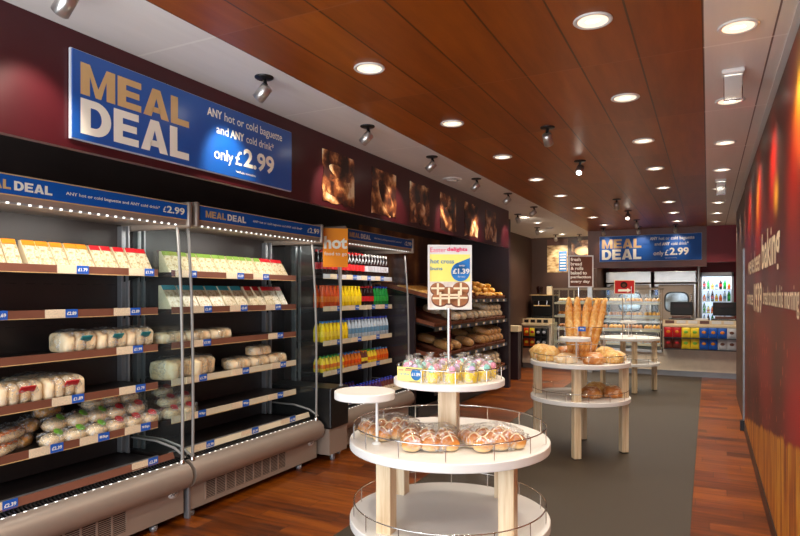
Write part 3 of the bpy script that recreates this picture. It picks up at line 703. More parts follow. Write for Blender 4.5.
# ------------------------------------------------------------------ bottles
def bottle(body, cap, label, h=.22, r=.031, juice=False):
    b = thing('juice_bottle' if juice else 'soft_drink_bottle', 'x', 'bottle')
    k = h / .22
    MB(body).lathe([(r * .8, 0), (r, .008), (r, .12 * k), (r * .94, .135 * k), (r * .6, .175 * k), (.011, .198 * k), (.011, .203 * k)], (0, 0, 0), 12).build('body', b)
    MB(cap).lathe([(.0135, .201 * k), (.0135, .219 * k), (.011, .22 * k)], (0, 0, 0), 10).build('cap', b)
    MB(label).lathe([(r + .0008, .055 * k), (r + .0008, .11 * k)], (0, 0, 0), 12).build('label', b)
    return b
def cap_(n): return M[n]
def shelf_of(specs, z, x0=-3.345, y0=4.935, step=.0685, rows=2, shelfname='top', kind='bottle'):
    y = y0
    for bi, (pr, n, desc) in enumerate(specs):
        for i in range(n):
            for rw in range(rows):
                pos = 'front row' if rw == 0 else 'row behind'
                pr.put((x0 - rw * .072, y + random.uniform(-.002, .002), z), random.uniform(0, 6), f'{ORD[i]} {desc}, {shelfname} drinks shelf {pos}', f'{desc}s on the {shelfname} drinks shelf'[:60])
            y += step
cola = Proto(bottle('cola', 'label_red', 'label_red')); colat = Proto(bottle('cola', 'label_red', 'label_red', .255)); diet = Proto(bottle('cola', 'white', 'label_silver', .255))
org = Proto(bottle('orangeb', 'orangeb', 'amber')); yel = Proto(bottle('yellowb', 'yellowb', 'yellow')); grn = Proto(bottle('greenb', 'capblue', 'capgreen'))
wat = Proto(bottle('water', 'capblue', 'steelblue', .215)); ywt = Proto(bottle('yellowb', 'dropblue', 'yellow', .2))
jye = Proto(bottle('yellow', 'capgreen', 'amber', .15, .03, True)); jor = Proto(bottle('amber', 'dropblue', 'orangeb', .15, .03, True)); jrd = Proto(bottle('brownjuice', 'amber', 'yellow', .15, .03, True))
jpu = Proto(bottle('purple', 'capblue', 'pink', .14, .03, True)); jbr = Proto(bottle('brownjuice', 'capblue', 'ticket', .14, .03, True))
shelf_of([(colat, 12, 'cola bottle with red cap'), (diet, 8, 'cola bottle with white cap')], SH3[0] - .004, shelfname='top')
shelf_of([(org, 5, 'orange fizzy drink bottle'), (yel, 6, 'yellow fizzy drink bottle'), (cola, 4, 'cola bottle with red cap'), (grn, 5, 'green lemonade bottle')], SH3[1] - .004, shelfname='second')
shelf_of([(ywt, 7, 'yellow drink bottle with blue cap'), (wat, 13, 'clear water bottle')], SH3[2] - .004, shelfname='third')
shelf_of([(jye, 6, 'yellow juice bottle with green cap'), (jor, 5, 'orange juice bottle with blue cap'), (jrd, 2, 'red brown smoothie bottle'), (jye, 3, 'yellow juice bottle beside the smoothies'), (jor, 4, 'orange juice bottle at the shelf end')], SH3[3] - .004, rows=2, shelfname='fourth')
def pot():
    b = thing('dessert_pot', 'x', 'pot')
    MB('ticket').lathe([(.030, 0), (.036, .06), (.038, .062)], (0, 0, 0), 14).build('cup', b)
    MB('lime').lathe([(.039, .061), (.039, .066), (.036, .067)], (0, 0, 0), 14).build('lid', b); return b
pt = Proto(pot())
for i in range(5):
    pt.put((-3.36, 4.93 + .085 * i, .412), 0, f'cream pot with green lid on the drinks chiller deck, {ORD[i]} from the left', 'green lidded pots')
shelf_of([(jpu, 9, 'purple juice bottle with blue cap'), (jbr, 6, 'brown milk drink bottle with blue cap')], .412, x0=-3.22, y0=5.30, rows=2, shelfname='lowest')
shelf_of([(jpu, 5, 'purple juice bottle on the deck back row')], .412, x0=-3.45, y0=5.40, rows=1, shelfname='lowest')

# ------------------------------------------------------------------ round display tables
def rail(r, z, R_, gap=None, h=.07, n=14, name='wire_rail'):
    o = r[1]; a = MB('chrome')
    pts = [(o[0] + R_ * math.cos(2 * PI * k / 72), o[1] + R_ * math.sin(2 * PI * k / 72), z + h) for k in range(72)]
    a.tube(pts, .003, 6, closed=True)
    for k in range(n):
        t = 2 * PI * (k + .3) / n; x, y = o[0] + R_ * math.cos(t), o[1] + R_ * math.sin(t)
        a.tube([(x, y, z), (x, y, z + h)], .0028, 6)
    a.build(name, r[0])
    b = MB('acrylic'); vs = []
    for k in range(72):
        x, y = o[0] + (R_ - .006) * math.cos(2 * PI * k / 72), o[1] + (R_ - .006) * math.sin(2 * PI * k / 72)
        vs += [(x, y, z + .003), (x, y, z + h - .006)]
    b.add(vs, [(2 * k, (2 * k + 2) % 144, (2 * k + 3) % 144, 2 * k + 1) for k in range(72)], 0, True); b.build('clear_guard', r[0])
def table(label, cx, cy, R_, zm, zl, a0, top=None, legr=.385, lw=.035, lower_r=None):
    t = thing('round_display_table', label, 'display table', (cx, cy, 0))
    for k in range(4):
        a = a0 + k * PI / 2; x, y = cx + legr * math.cos(a), cy + legr * math.sin(a)
        T = Matrix.Translation((x, y, 0)) @ Matrix.Rotation(a + R(28), 4, 'Z')
        lg = MB('ash').rbox(-lw, lw, -lw, lw, .012, zm - .038, .004, T=T).build('leg', t)
        MB('black').box(-lw + .004, lw - .004, -lw + .004, lw - .004, 0, .014, T=T).build('foot', lg)
    MB('white').disc((cx, cy, zm - .04), R_, .04, 64).build('tabletop', t)
    MB('white').disc((cx, cy, zl - .04), lower_r or R_, .04, 64).build('lower_shelf', t)
    rail((t, (cx, cy)), zm, R_ - .02); rail((t, (cx, cy)), zl, (lower_r or R_) - .02)
    if top:
        zt, rt = top
        T = Matrix.Translation((cx, cy, 0)) @ Matrix.Rotation(R(12), 4, 'Z')
        MB('ash').rbox(-.045, .045, -.045, .045, zm, zt - .028, .004, T=T).build('centre_post', t)
        MB('white').disc((cx, cy, zt - .03), rt, .03, 56).build('top_tier', t)
        rail((t, (cx, cy)), zt, rt - .015, h=.06, n=10)
    return t
def side_stand(label, c, pole, z0, z1, r):
    s = thing('serving_plate_stand', label, 'stand', (pole[0], pole[1], z0))
    MB('white').disc((c[0], c[1], z1 - .035), r, .035, 40).build('plate', s)
    MB('white').tube([(pole[0], pole[1], z0 + .006), (pole[0], pole[1], z1 - .034)], .007, 10).lathe([(.022, 0), (.022, .006), (.008, .010)], (pole[0], pole[1], z0), 16).build('pole', s)
    return s
def from_cam(a, b): c_, s_ = math.cos(R(26.866)), math.sin(R(26.866)); return (a * c_ - b * s_, a * s_ + b * c_)
T1 = from_cam(.235, 2.92); Z1, ZL1, ZT1 = .815, .45, 1.10
table('nearest three tier round white table with wooden legs, hot cross bun bags on it', T1[0], T1[1], .475, Z1, ZL1, R(26.866 - 142), (ZT1, .265), .375)
side_stand('small white round plate on a pole rising from the nearest table', from_cam(-.162, 2.80), from_cam(-.105, 2.78), Z1, 1.055, .140)
T2 = from_cam(1.738, 5.88); Z2, ZL2 = .862, .525
table('middle round white two tier table carrying baguettes and crusty loaves', T2[0], T2[1], .465, Z2, ZL2, R(26.866 - 110.6), None, .40, .034)
side_stand('small white round plate on a pole among the baguettes of the middle table', from_cam(1.62, 5.62), from_cam(1.63, 5.62), Z2, 1.10, .14)
T3 = from_cam(3.57, 9.5)
table('farthest round table by the bakery counter, partly behind the baguettes', T3[0], T3[1], .455, .83, .45, R(26.866 - 98), None, .385, .030)
o = side_stand('small wooden topped pole stand on the farthest table', (T3[0], T3[1]), (T3[0], T3[1]), .83, 1.08, .12)

# hot cross bun bags
def bun_bag():
    r = thing('hot_cross_bun_bag', 'x', 'hot cross buns')
    for i in range(3):
        for j in range(3):
            c = ((i - 1) * .074, (j - 1) * .070, .004)
            b = MB('bun').blob(c, (.040, .038, .036), 0, 0, .65, .05, seed=i + j * 3).build('bun', r)
            x = MB('cross')
            for q in (.3, .3 + PI / 2):
                pts = [(c[0] + math.cos(q) * t, c[1] + math.sin(q) * t, c[2] + .0215 + .0375 * math.sqrt(max(0, 1 - (t / .040) ** 2))) for t in (-.033, -.024, -.012, 0, .012, .024, .033)]
                x.tube(pts, .0030, 6)
            x.build('cross', b)
    w_ = MB('wrap'); w_.blob((0, 0, .001), (.126, .118, .050), 0, 0, .8, .09, 0, 26, 12, .7, 3)
    w_.blob((.130, .01, .012), (.045, .06, .012), .3, -.3, .9, .3, 0, 12, 8, 1, 5); w_.build('bag', r)
    return r
HC = Proto(bun_bag())
def on_t1(a, b): return from_cam(.235 + a, 2.92 + b)
for (a, b, rz, zz, lab) in [(-.285, .02, .9, 0, 'bag of hot cross buns at the left rim behind the white plate pole'), (-.105, -.19, .45, 0, 'bag of hot cross buns lying front centre on the nearest table'),
                        (.175, -.18, .75, 0, 'bag of hot cross buns at the front right of the nearest table'), (-.22, .06, .2, .07, 'bag of hot cross buns lying on top of the left bag')][:3]:
    p = on_t1(a, b); HC.put((p[0], p[1], Z1 + zz), R(26.9) + rz - .4, lab, sc=(1.12, 1.12, 1.05))
# easter packs on the top tier
def treat(c1, c2):
    r = thing('easter_treat_pack', 'x', 'treat pack')
    MB('yellow').lathe([(.030, 0), (.036, .045), (.034, .047)], (0, 0, 0), 4).build('cup', r)
    MB(c1).blob((-.008, 0, .045), (.017, .015, .016), 0, 0, .8, .08).build('sweet', r)
    MB(c2).blob((.012, .008, .045), (.015, .015, .018), .5, 0, .8, .08).build('sweet', r)
    MB('cream').blob((0, -.012, .045), (.014, .012, .012), .5, 0, .8, .08).build('sweet', r)
    w_ = MB('wrap'); w_.lathe([(.036, .002), (.041, .04), (.034, .07), (.012, .088), (.020, .102)], (0, 0, 0), 12); w_.build('wrapper', r)
    return r
TP = [Proto(treat('pink', 'mint')), Proto(treat('lilac', 'pink')), Proto(treat('mint', 'lilac'))]
k = 0
for ring, n, rad in (('outer', 14, .195), ('inner', 8, .110)):
    for i in range(n):
        t = 2 * PI * i / n + .2
        p = from_cam(.235 + rad * math.cos(t), 2.92 + rad * math.sin(t))
        TP[k % 3].put((p[0], p[1], ZT1), t, f'yellow wrapped pack of {["pink and mint", "lilac and pink", "mint and lilac"][k % 3]} sweets in the {ring} ring, top tier', f'easter packs {["pink and mint", "lilac and pink", "mint and lilac"][k % 3]} {ring} ring'); k += 1
# easter price card at the front left of the top tier
c = thing('price_card', 'yellow price card with blue bubble clipped to the top tier rail', 'price card', (*from_cam(.03, 2.76), ZT1))
ang = R(26.866) - R(28)
T = facing_front(*from_cam(-.012, 2.80), ZT1 + .004, ang)
MB('posteryellow').box(0, .125, 0, .062, -.002, 0, T=T).build('card', c)
a = MB('posterpink').text('Easter delights', T @ Matrix.Translation((.006, .042, .0008)), .066, .012, bold=.02); a.build('lettering', c)
a = MB('steelblue').text('cupcakes', T @ Matrix.Translation((.006, .024, .0008)), .055, .012, bold=.02); a.build('lettering', c)
a = MB(['dropblue', 'white']); a.lathe([(.001, 0), (.027, 0), (.027, .001), (.001, .0012)], (.096, .031, .0005), 24, 0, T); a.text('£1.89', T @ Matrix.Translation((.074, .024, .003)), .044, .015, 1, bold=.03); a.build('price_bubble', c)
# poster on its pole
ps = thing('hot_cross_bun_poster', 'framed yellow hot cross buns poster on a pole above the nearest table', 'poster stand', (T1[0], T1[1], ZT1))
a2 = R(26.866) + R(4)
T = frame((*from_cam(.235 - .100, 2.93), 1.425), (math.cos(a2), math.sin(a2), 0), (0, 0, 1))
MB('chrome').tube([(T1[0], T1[1], ZT1 + .004), (T1[0], T1[1], 1.43)], .009, 12).lathe([(.035, 0), (.035, .006), (.01, .012)], (T1[0], T1[1], ZT1), 20).build('pole', ps)
fr_ = MB('white'); w_, h_2 = .213, .312
fr_.box(0, w_, 0, h_2, -.012, -.004, T=T)
for bx in ((0, w_, 0, .008), (0, w_, h_2 - .008, h_2), (0, .008, .008, h_2 - .008), (w_ - .008, w_, .008, h_2 - .008)): fr_.box(bx[0], bx[1], bx[2], bx[3], -.004, .003, T=T)
fr_.build('frame', ps)
def bunphoto():
    s = NT('bun_photo'); n1 = s.noise(s.coord(), 22, 3)
    s.l(s.ramp(n1, [(.35, srgb(206, 188, 170)), (.6, srgb(236, 226, 212))]), s.b.inputs['Base Color']); return s.m
sh = MB(['posteryellow', bunphoto(), 'white']).box(.008, w_ - .008, .135, h_2 - .045, -.004, -.002, 0, T).box(.008, w_ - .008, .008, .135, -.004, -.002, 1, T).box(.008, w_ - .008, h_2 - .045, h_2 - .008, -.004, -.002, 2, T).build('sheet', ps)
def flatdisc(mb, T, x, y, rx, ry, z, m=0, n=26):
    vs = [(x + rx * math.cos(2 * PI * k / n), y + ry * math.sin(2 * PI * k / n), z) for k in range(n)]
    mb.add(vs, [list(range(n))], m, False, T)
a = MB(['brownjuice', 'bun', 'cross']); M['printbun'] = plain('printed_bun', (158, 98, 58), .5, 0, .25, 30); a.mats = ['signbrown', 'printbun', 'cross']
for (x, y, r_) in [(.048, .098, .038), (.160, .098, .042), (.060, .050, .044), (.150, .052, .050), (.102, .066, .052)]:
    flatdisc(a, T, x, y, r_, r_ * .85, -.0018, 0); flatdisc(a, T, x, y + .003, r_ * .92, r_ * .76, -.0014, 1)
    a.box(x - .005, x + .005, y - r_ * .7, y + r_ * .76, -.0014, -.0010, 2, T); a.box(x - r_ * .85, x + r_ * .85, y, y + .009, -.0014, -.0010, 2, T)
a.build('bun_picture', ps)
MB('posterpink').text('Easter', T @ Matrix.Translation((.012, .277, 0)), .075, .022, bold=-.005).text('delights', T @ Matrix.Translation((.092, .277, 0)), .10, .024, bold=.03).build('lettering', ps)
MB('steelblue').text('hot cross', T @ Matrix.Translation((.012, .222, 0)), .115, .022, bold=.02).text('buns', T @ Matrix.Translation((.012, .190, 0)), .058, .017, bold=.02).build('lettering', ps)
a = MB(['dropblue', 'white']); flatdisc(a, T, .158, .182, .046, .046, 0); a.add([(.116, .165, 0), (.135, .222, 0), (.204, .25, 0), (.204, .18, 0)], [(0, 1, 2, 3)], 0, False, T)
a.text('only', T @ Matrix.Translation((.15, .207, .001)), .03, .010, 1, bold=.02).text('£1.39', T @ Matrix.Translation((.120, .172, .001)), .082, .026, 1, bold=.035).text('for two', T @ Matrix.Translation((.145, .155, .001)), .036, .009, 1); a.build('price_bubble', ps)
# baguettes in a wire basket on the middle table
bk = from_cam(1.738 + .01, 5.86 + .02)
wb = thing('baguette_basket', 'wire basket with blue price tag holding the upright baguettes', 'basket', (bk[0], bk[1], Z2))
a = MB('chrome'); bx, by, bh = .185, .12, .32
def bp(x, y, z_): q = Matrix.Rotation(R(26.866), 4, 'Z') @ Vector((x, y, 0)); return (bk[0] + q.x, bk[1] + q.y, Z2 + z_)
for zz in (.01, .16, bh): a.tube([bp(-bx, -by, zz), bp(bx, -by, zz), bp(bx, by, zz), bp(-bx, by, zz)], .0035, 6, closed=True)
for x in (-bx, -bx / 3, bx / 3, bx):
    for y in (-by, by): a.tube([bp(x, y, 0.0), bp(x, y, bh)], .003, 6)
a.build('wire_frame', wb)
T = frame(bp(-.06, -by - .006, bh - .035), (math.cos(R(26.9)), math.sin(R(26.9)), 0), (0, 0, 1))
MB(['blue2', 'cream']).box(0, .07, 0, .045, -.002, 0, T=T).text('99p', T @ Matrix.Translation((.012, .014, .0006)), .045, .018, 1, bold=.03).build('price_tag', wb)
def baguette():
    b = thing('baguette', 'x', 'baguette')
    L = .61; n = 22; r = []; pts = []
    for i in range(n + 1):
        t = i / n; rr = .041 * (math.sin(PI * min(max(t, .0), 1)) ** .38 if 0 < t < 1 else .12) * (1 + .07 * math.sin(t * 26)); r.append(max(rr, .004)); pts.append((0, .004 * math.sin(t * 5), t * L))
    MB('baguette').tube(pts, r, 14).build('crust', b)
    a = MB('crust')
    for k in range(5):
        zc = .09 + k * .105; a.tube([(-.010, -.034, zc), (0, -.0365, zc + .04), (.010, -.034, zc + .085)], [.002, .005, .002], 6)
    a.build('score_mark', b); return b
BGP = Proto(baguette())
bl = [(-.150, -.055, -.06, 0, 'leftmost upright baguette in the basket'), (-.075, -.06, -.01, 0, 'second upright baguette from the left, front'), (-.015, -.055, .12, 0, 'baguette leaning slightly right in the basket middle'),
      (.045, -.06, .22, 0, 'baguette leaning right, second from the right in the basket'), (.10, -.055, .30, 0, 'rightmost front baguette with darker crust leaning out of the basket'),
      (-.11, .03, -.05, .02, 'back left baguette in the basket'), (-.04, .04, .02, .02, 'back middle baguette in the basket'), (.03, .04, .16, .0, 'back baguette right of the middle one'), (.09, .035, .27, 0, 'back right baguette leaning out of the basket')]
for i, (x, y, lean, zz, lab) in enumerate(bl):
    p = bp(x * .72, y, .002)
    o = BGP.put(p, 0, lab)
    lean = lean * .8 + .0
    o.rotation_euler = (Matrix.Rotation(R(26.866) + .3 * (i % 3) * 0, 3, 'Z') @ Matrix.Rotation(lean, 3, 'Y') @ Matrix.Rotation(random.uniform(-.5, .5), 3, 'Z')).to_euler()
# brown sign above the baguettes
bs = thing('bakery_message_sign', 'brown fresh bread and rolls sign in a white frame above the baguettes', 'sign', (*from_cam(1.76, 5.98), Z2))
q = from_cam(1.76, 5.99)
MB('chrome').tube([(q[0], q[1], Z2 + .005), (q[0], q[1], 1.60)], .010, 10).lathe([(.035, 0), (.035, .006), (.01, .012)], (q[0], q[1], Z2), 20).build('pole', bs)
T = facing_front(*from_cam(1.655, 5.97), 1.565, R(26.9))
MB(['white', 'signbrown']).box(0, .245, 0, .315, -.012, -.002, 0, T).box(.012, .233, .012, .303, -.002, 0, 1, T).build('board', bs)
a = MB('cream')
for i, (l_, wd) in enumerate([('fresh', .10), ('bread', .11), ('& rolls', .125), ('baked to', .16), ('perfection', .20), ('every day', .19)]): a.text(l_, T @ Matrix.Translation((.020, .258 - .044 * i, .001)), wd, .034, bold=.035)
a.build('lettering', bs)
# loaves on the middle table
def big_loaf(mat, rad, name, seed, top=None, cat='loaf'):
    r = thing(name, 'x', cat)
    MB(mat).blob((0, 0, .002), rad, 0, 0, .5, .07, 0, 24, 14, .9, seed).build('crust', r)
    if top:
        a = MB(top)
        for k in range(24):
            t = random.uniform(0, 6.28); d = random.uniform(0, .8)
            x, y = rad[0] * d * math.cos(t), rad[1] * d * math.sin(t); zz = rad[2] * .5 + rad[2] * math.sqrt(max(.05, 1 - d * d)) - .004
            a.blob((x, y, zz), (.009, .006, .005), t, 0, .5, .1, 0, 8, 5)
        a.build('topping', r)
    return r
def t2(a, b): return from_cam(1.738 + a, 5.88 + b)
CB = Proto(big_loaf('cheese', (.105, .10, .075), 'round_loaf', 1, 'flour')); SB = Proto(big_loaf('sesame', (.10, .09, .07), 'round_loaf', 2, 'cross')); FB = Proto(big_loaf('flour', (.11, .085, .06), 'floured_loaf', 3))
for pr, a, b, rz, zz, lab in [(CB, -.32, -.05, 0, 0, 'large round cheese topped loaf at the left of the baguettes'), (FB, -.20, -.24, .4, 0, 'floured flat loaf at the front left of the middle table'), (CB, -.33, .16, .8, 0, 'round loaf behind the large cheese loaf on the left'),
                    (SB, .03, -.33, .3, 0, 'seeded loaf at the front centre under the baguettes'), (CB, .23, -.24, 1.2, 0, 'golden cheese loaf at the front right of the middle table'), (FB, .34, -.05, 1.9, 0, 'floured loaf at the right edge of the middle table'),
                    (CB, .30, .16, .5, 0, 'golden loaf behind the right edge loaves'), (SB, -.05, .33, .5, 0, 'seeded loaf behind the baguette basket'), (FB, .13, -.36, .1, 0, 'small floured loaf squeezed at the front rim')][:8]:
    p = t2(a, b); pr.put((p[0], p[1], Z2 + zz), rz, lab, sc=(1.12, 1.12, 1.25) if 'large' in lab else None)
for pr, a, b, rz, lab in [(SB, .06, -.16, .3, 'seeded round loaf on the lower shelf of the middle table, left one'), (SB, .28, -.12, 1.2, 'seeded round loaf on the lower shelf of the middle table, right one'), (CB, .18, .07, .2, 'cheese loaf behind the two lower shelf loaves')]:
    p = t2(a, b); pr.put((p[0], p[1], ZL2), rz, lab)
# arrow card on the far table
ar = thing('arrow_sign', 'small red sign with a white arrow on a pole above the farthest table', 'sign', (T3[0], T3[1] + .2, .83))
q = (T3[0] + .02, T3[1] + .2); T = facing_front(q[0] - .245, q[1] - .10, 1.50, R(22))
MB('chrome').tube([(q[0], q[1], .835), (q[0], q[1], 1.62)], .008, 8).lathe([(.03, 0), (.03, .006), (.01, .01)], (q[0], q[1], .83), 16).build('pole', ar)
MB(['ticket', 'arrowred']).box(0, .32, 0, .225, -.01, -.002, 0, T).box(.012, .308, .012, .213, -.002, 0, 1, T).build('board', ar)
a = MB(['signbrown', 'cream', 'black']); flatdisc(a, T, .15, .145, .055, .05, .001, 2); flatdisc(a, T, .15, .14, .03, .026, .002, 0)
a.add([(.06, .04, .002), (.20, .04, .002), (.20, .02, .002), (.26, .058, .002), (.20, .096, .002), (.20, .076, .002), (.06, .076, .002)], [list(range(7))], 1, False, T); a.build('arrow_print', ar)

# ------------------------------------------------------------------ bread rack in the left recess
rk = thing('bread_rack', 'dark bread rack with stepped shelves and price tickets beyond the drinks chiller', 'bread rack', (-3.3, 7.95, 0))
RY0, RY1 = 6.50, 9.40
MB('plum').box(-3.78, -3.72, RY0, RY1, 0, 1.5).build('back_panel', rk)
MB('black').box(-3.72, -3.05, RY0, RY1, 0, .16).build('plinth', rk)
MB('plum').box(-3.78, -3.0, RY1 - .04, RY1, .0, 1.48).build('end_panel', rk)
MB('plum').box(-3.78, -3.1, RY0, RY0 + .04, .0, 1.48).build('end_panel', rk)
RZ = [1.44, 1.12, .745, .37]; tilt = .24
for i, z in enumerate(RZ):
    xf = -2.86; xb = -3.66
    s_ = MB('black').prism([(xb, z - .03 + .8 * tilt), (xf, z - .03), (xf, z - .012), (xb, z - .012 + .8 * tilt)], RY0 + .04, RY1 - .04).build('shelf', rk)
    e = MB(['black']).box(xf, xf + .012, RY0 + .02, RY1, z - .06, z - .005).build('shelf_edge', s_)
    for k in range(9):
        y = RY0 + .15 + k * .315
        MB(['ticket', 'blue2']).box(xf + .012, xf + .017, y, y + .07, z - .050, z - .020, 0).box(xf + .012, xf + .0175, y + .07, y + .10, z - .050, z - .020, 1).build('price_ticket', s_)
def tray():
    t = thing('bread_tray', 'x', 'bread tray')
    a = MB('tray'); W_, D = .44, .74
    a.box(-D, 0, -W_ / 2, W_ / 2, 0, .006)
    for y in (-W_ / 2, W_ / 2 - .014): a.box(-D, 0, y, y + .014, .006, .045)
    a.box(-D, -D + .014, -W_ / 2, W_ / 2, .006, .045).box(-.014, 0, -W_ / 2, W_ / 2, .006, .04)
    for k in range(5): a.box(-D + .014, -.014, -W_ / 2 + .06 + k * .075, -W_ / 2 + .072 + k * .075, .006, .012)
    a.build('slatted_base', t); return t
TR = Proto(tray())
ry = math.atan(tilt)
def on_rack(i, d, y, up=.02): return (-2.88 - d * math.cos(ry), y, RZ[i] - .010 + d * math.sin(ry) + up)
names = ['top', 'second', 'third', 'bottom']
for i in range(4):
    for k in range(6):
        TR.put((-2.875, RY0 + .29 + k * .466, RZ[i] - .008), 0, f'brown wooden tray on the {names[i]} rack shelf, {ORD[k]} from the chiller', None, ry=ry)
def croissant():
    r = thing('croissant', 'x', 'croissant'); a = MB('pastry')
    pts = []; rr = []
    for k in range(13):
        t = -1 + k / 6; pts.append((.055 * math.cos(t * 1.2) - .03, .07 * math.sin(t * 1.2), .028)); rr.append(.006 + .032 * (1 - t * t) ** .8 * (1 + .12 * math.cos(k * PI)))
    a.tube(pts, rr, 10); a.build('pastry', r); return r
CR = Proto(croissant())
n_ = 0
for lay, cnt in ((0, 16), (1, 12), (2, 7)):
    for q in range(cnt):
        d = .08 + (q % 3) * .11 + lay * .05; y = 8.42 + (q // 3) * .17 + lay * .10
        CR.put(on_rack(0, d, y, .02 + lay * .055), random.uniform(0, 3), f'golden croissant in the {["bottom", "middle", "top"][lay]} layer of the heap on the top rack shelf', f'croissants {["bottom", "middle", "top"][lay]} layer', rx=random.uniform(-.2, .2), ry=.24)
def bagged_loaf(mat, name):
    r = thing(name, 'x', 'loaf')
    MB(mat).blob((0, 0, .003), (.14, .075, .062), 0, 0, .7, .05, 0, 20, 10, .75).build('loaf', r)
    w_ = MB('bread_film'); w_.blob((0, 0, .001), (.150, .082, .068), 0, 0, .8, .10, 0, 24, 12, .75, 4); w_.build('bag', r); return r
BL = Proto(bagged_loaf('flour', 'bagged_loaf')); BL2 = Proto(bagged_loaf('crust', 'bagged_loaf'))
def loaves(pr, i, lst, what):
    rows = ['back row' if d > .3 else 'upper layer' if up > .05 else 'front row' for d, y, up in lst]
    for k, (d, y, up) in enumerate(lst):
        o_ = ORD[sum(1 for q in range(len(lst)) if rows[q] == rows[k] and lst[q][1] < y)]
        pr.put(on_rack(i, d, y, .028 + up), random.uniform(-.25, .25), f'bagged {what} loaf, {o_} from the left in the {names[i]} rack shelf {rows[k]}', None, ry=ry)
loaves(BL, 1, [(.16, y, 0) for y in (7.45, 7.66, 7.95, 8.12, 8.35, 8.52)] + [(.16, y, 0) for y in (8.70, 8.88, 9.06, 9.24)] + [(.16, y, .1) for y in (8.62, 8.80, 8.98, 9.15)] + [(.45, y, 0) for y in (7.5, 8.4, 8.9)], 'floured white')
loaves(BL2, 2, [(.16, y, 0) for y in (7.2, 7.45, 7.95, 8.42, 8.60)] + [(.16, y, .0) for y in (8.78, 8.96, 9.14, 9.28)] + [(.17, y, .1) for y in (8.70, 8.86, 9.04, 9.2)] + [(.45, y, 0) for y in (7.3, 8.5, 8.9)], 'golden')
loaves(BL, 3, [(.16, y, 0) for y in (7.9, 8.2, 8.45, 8.62, 8.8, 8.98, 9.16)] + [(.16, y, .1) for y in (8.7, 8.9, 9.08)], 'seeded white')
BGT = [(.35, 6.7 + .075 * k) for k in range(8)]
def short_bag():
    r = thing('crusty_stick', 'x', 'bread stick'); MB('baguette').blob((0, 0, .002), (.22, .03, .03), 0, 0, .6, .05, 0, 20, 8, .9).build('crust', r); return r
SBG = Proto(short_bag())
for k in range(8): SBG.put(on_rack(0, .35, 6.66 + .08 * k, .02), 0, f'crusty bread stick on the top rack tray nearest the chiller, {ORD[k]} from the left', 'crusty sticks on the top rack tray', ry=ry)

# ------------------------------------------------------------------ service counter and bakery case
CX = lambda y: y
ct = thing('service_counter', 'long pale service counter across the back of the shop', 'counter', (-1.3, 12.5, 0))
M['counter'] = plain('pale_counter', (226, 210, 188), .45)
M['beige'] = plain('beige_top', (228, 204, 164), .4)
MB('counter').box(-3.38, .9, 12.2, 12.75, .10, .42).build('base_panel', ct)
MB('grey').box(-3.38, .9, 12.23, 12.7, 0, .10).build('kick_board', ct)
MB('counter').box(-3.38, -2.80, 12.2, 12.75, .42, .86).build('left_panel', ct)
MB('counter').box(-.74, .9, 12.2, 12.75, .42, .90).build('right_panel', ct)
MB('beige').rbox(-3.38, -2.80, 12.14, 12.8, .86, .91, .008).box(-3.38, -2.80, 12.5, 12.55, .91, 1.0).build('left_worktop', ct)
MB('beige').rbox(-.74, .9, 12.14, 12.8, .90, .95, .008).build('right_worktop', ct)
a = MB(['beige', 'white', 'signbrown'])
a.box(-.74, .9, 12.16, 12.17, .95, 1.03)
for k in range(7): a.box(-.70 + k * .19, -.70 + k * .19 + .15, 12.155, 12.16, .965, 1.02, 1 if k % 3 else 2)
a.build('notice_strip', ct)
a = MB(['beige', 'black'])
a.box(-3.36, -2.82, 12.16, 12.17, .91, 1.0)
for k in range(4): a.box(-3.33 + k * .13, -3.24 + k * .13, 12.155, 12.16, .925, .985, 1)
a.build('notice_strip', ct)
ep = thing('plum_end_cabinet', 'small plum cabinet with pale top beyond the bread rack', 'cabinet', (-3.17, 10.5, 0))
MB('plum').box(-3.39, -2.96, 10.4, 10.6, 0, .84).build('body', ep); MB('beige').box(-3.39, -2.955, 10.38, 10.62, .84, .94).build('top', ep)

dc = thing('bakery_display_case', 'glass bakery display case full of pastries behind the baguettes', 'display case', (-1.77, 12.5, .42))
X0, X1, DY0, DY1 = -2.76, -.76, 12.16, 12.74
MB('steel').box(X0, X1, DY0, DY1, .42, .47).build('base_deck', dc)
a = MB('rail_metal')
for x in (X0, -2.46, -1.45, X1 - .03):
    a.box(x, x + .018, DY0, DY0 + .018, .47, 1.60); a.box(x, x + .018, DY1 - .02, DY1, .47, 1.60)
a.box(X0, X1, DY0, DY0 + .03, 1.58, 1.62).box(X0, X1, DY1 - .03, DY1, 1.58, 1.62); a.build('steel_frame', dc)
MB('glass').box(X0 + .03, X1 - .03, DY0 + .005, DY0 + .011, .47, 1.58).build('front_glass', dc)
MB('glass').box(X0 + .003, X0 + .009, DY0, DY1, .47, 1.58).build('side_glass', dc)
MB('glass').box(X0, X1, DY0, DY1, 1.60, 1.606).build('top_glass', dc)
CZ = [1.33, 1.07, .82, .56]
for z in CZ:
    s_ = MB('grey').box(X0 + .03, X1 - .03, DY0 + .05, DY1 - .03, z - .012, z).build('shelf', dc)
    MB(['strip_cream']).box(X0 + .03, X1 - .03, DY0 + .04, DY0 + .05, z - .03, z + .01).build('shelf_lip', s_)
    MB('led').box(X0 + .1, X1 - .1, DY0 + .06, DY0 + .075, z - .022, z - .016).build('shelf_lamp', s_)
for z in (1.56, 1.0, .7): light('case_light', 'AREA', (0, 0, z - .42), (0, 0, 0), 2.2, (1, .93, .8), dc, shape='RECTANGLE', size=1.8, size_y=.3)
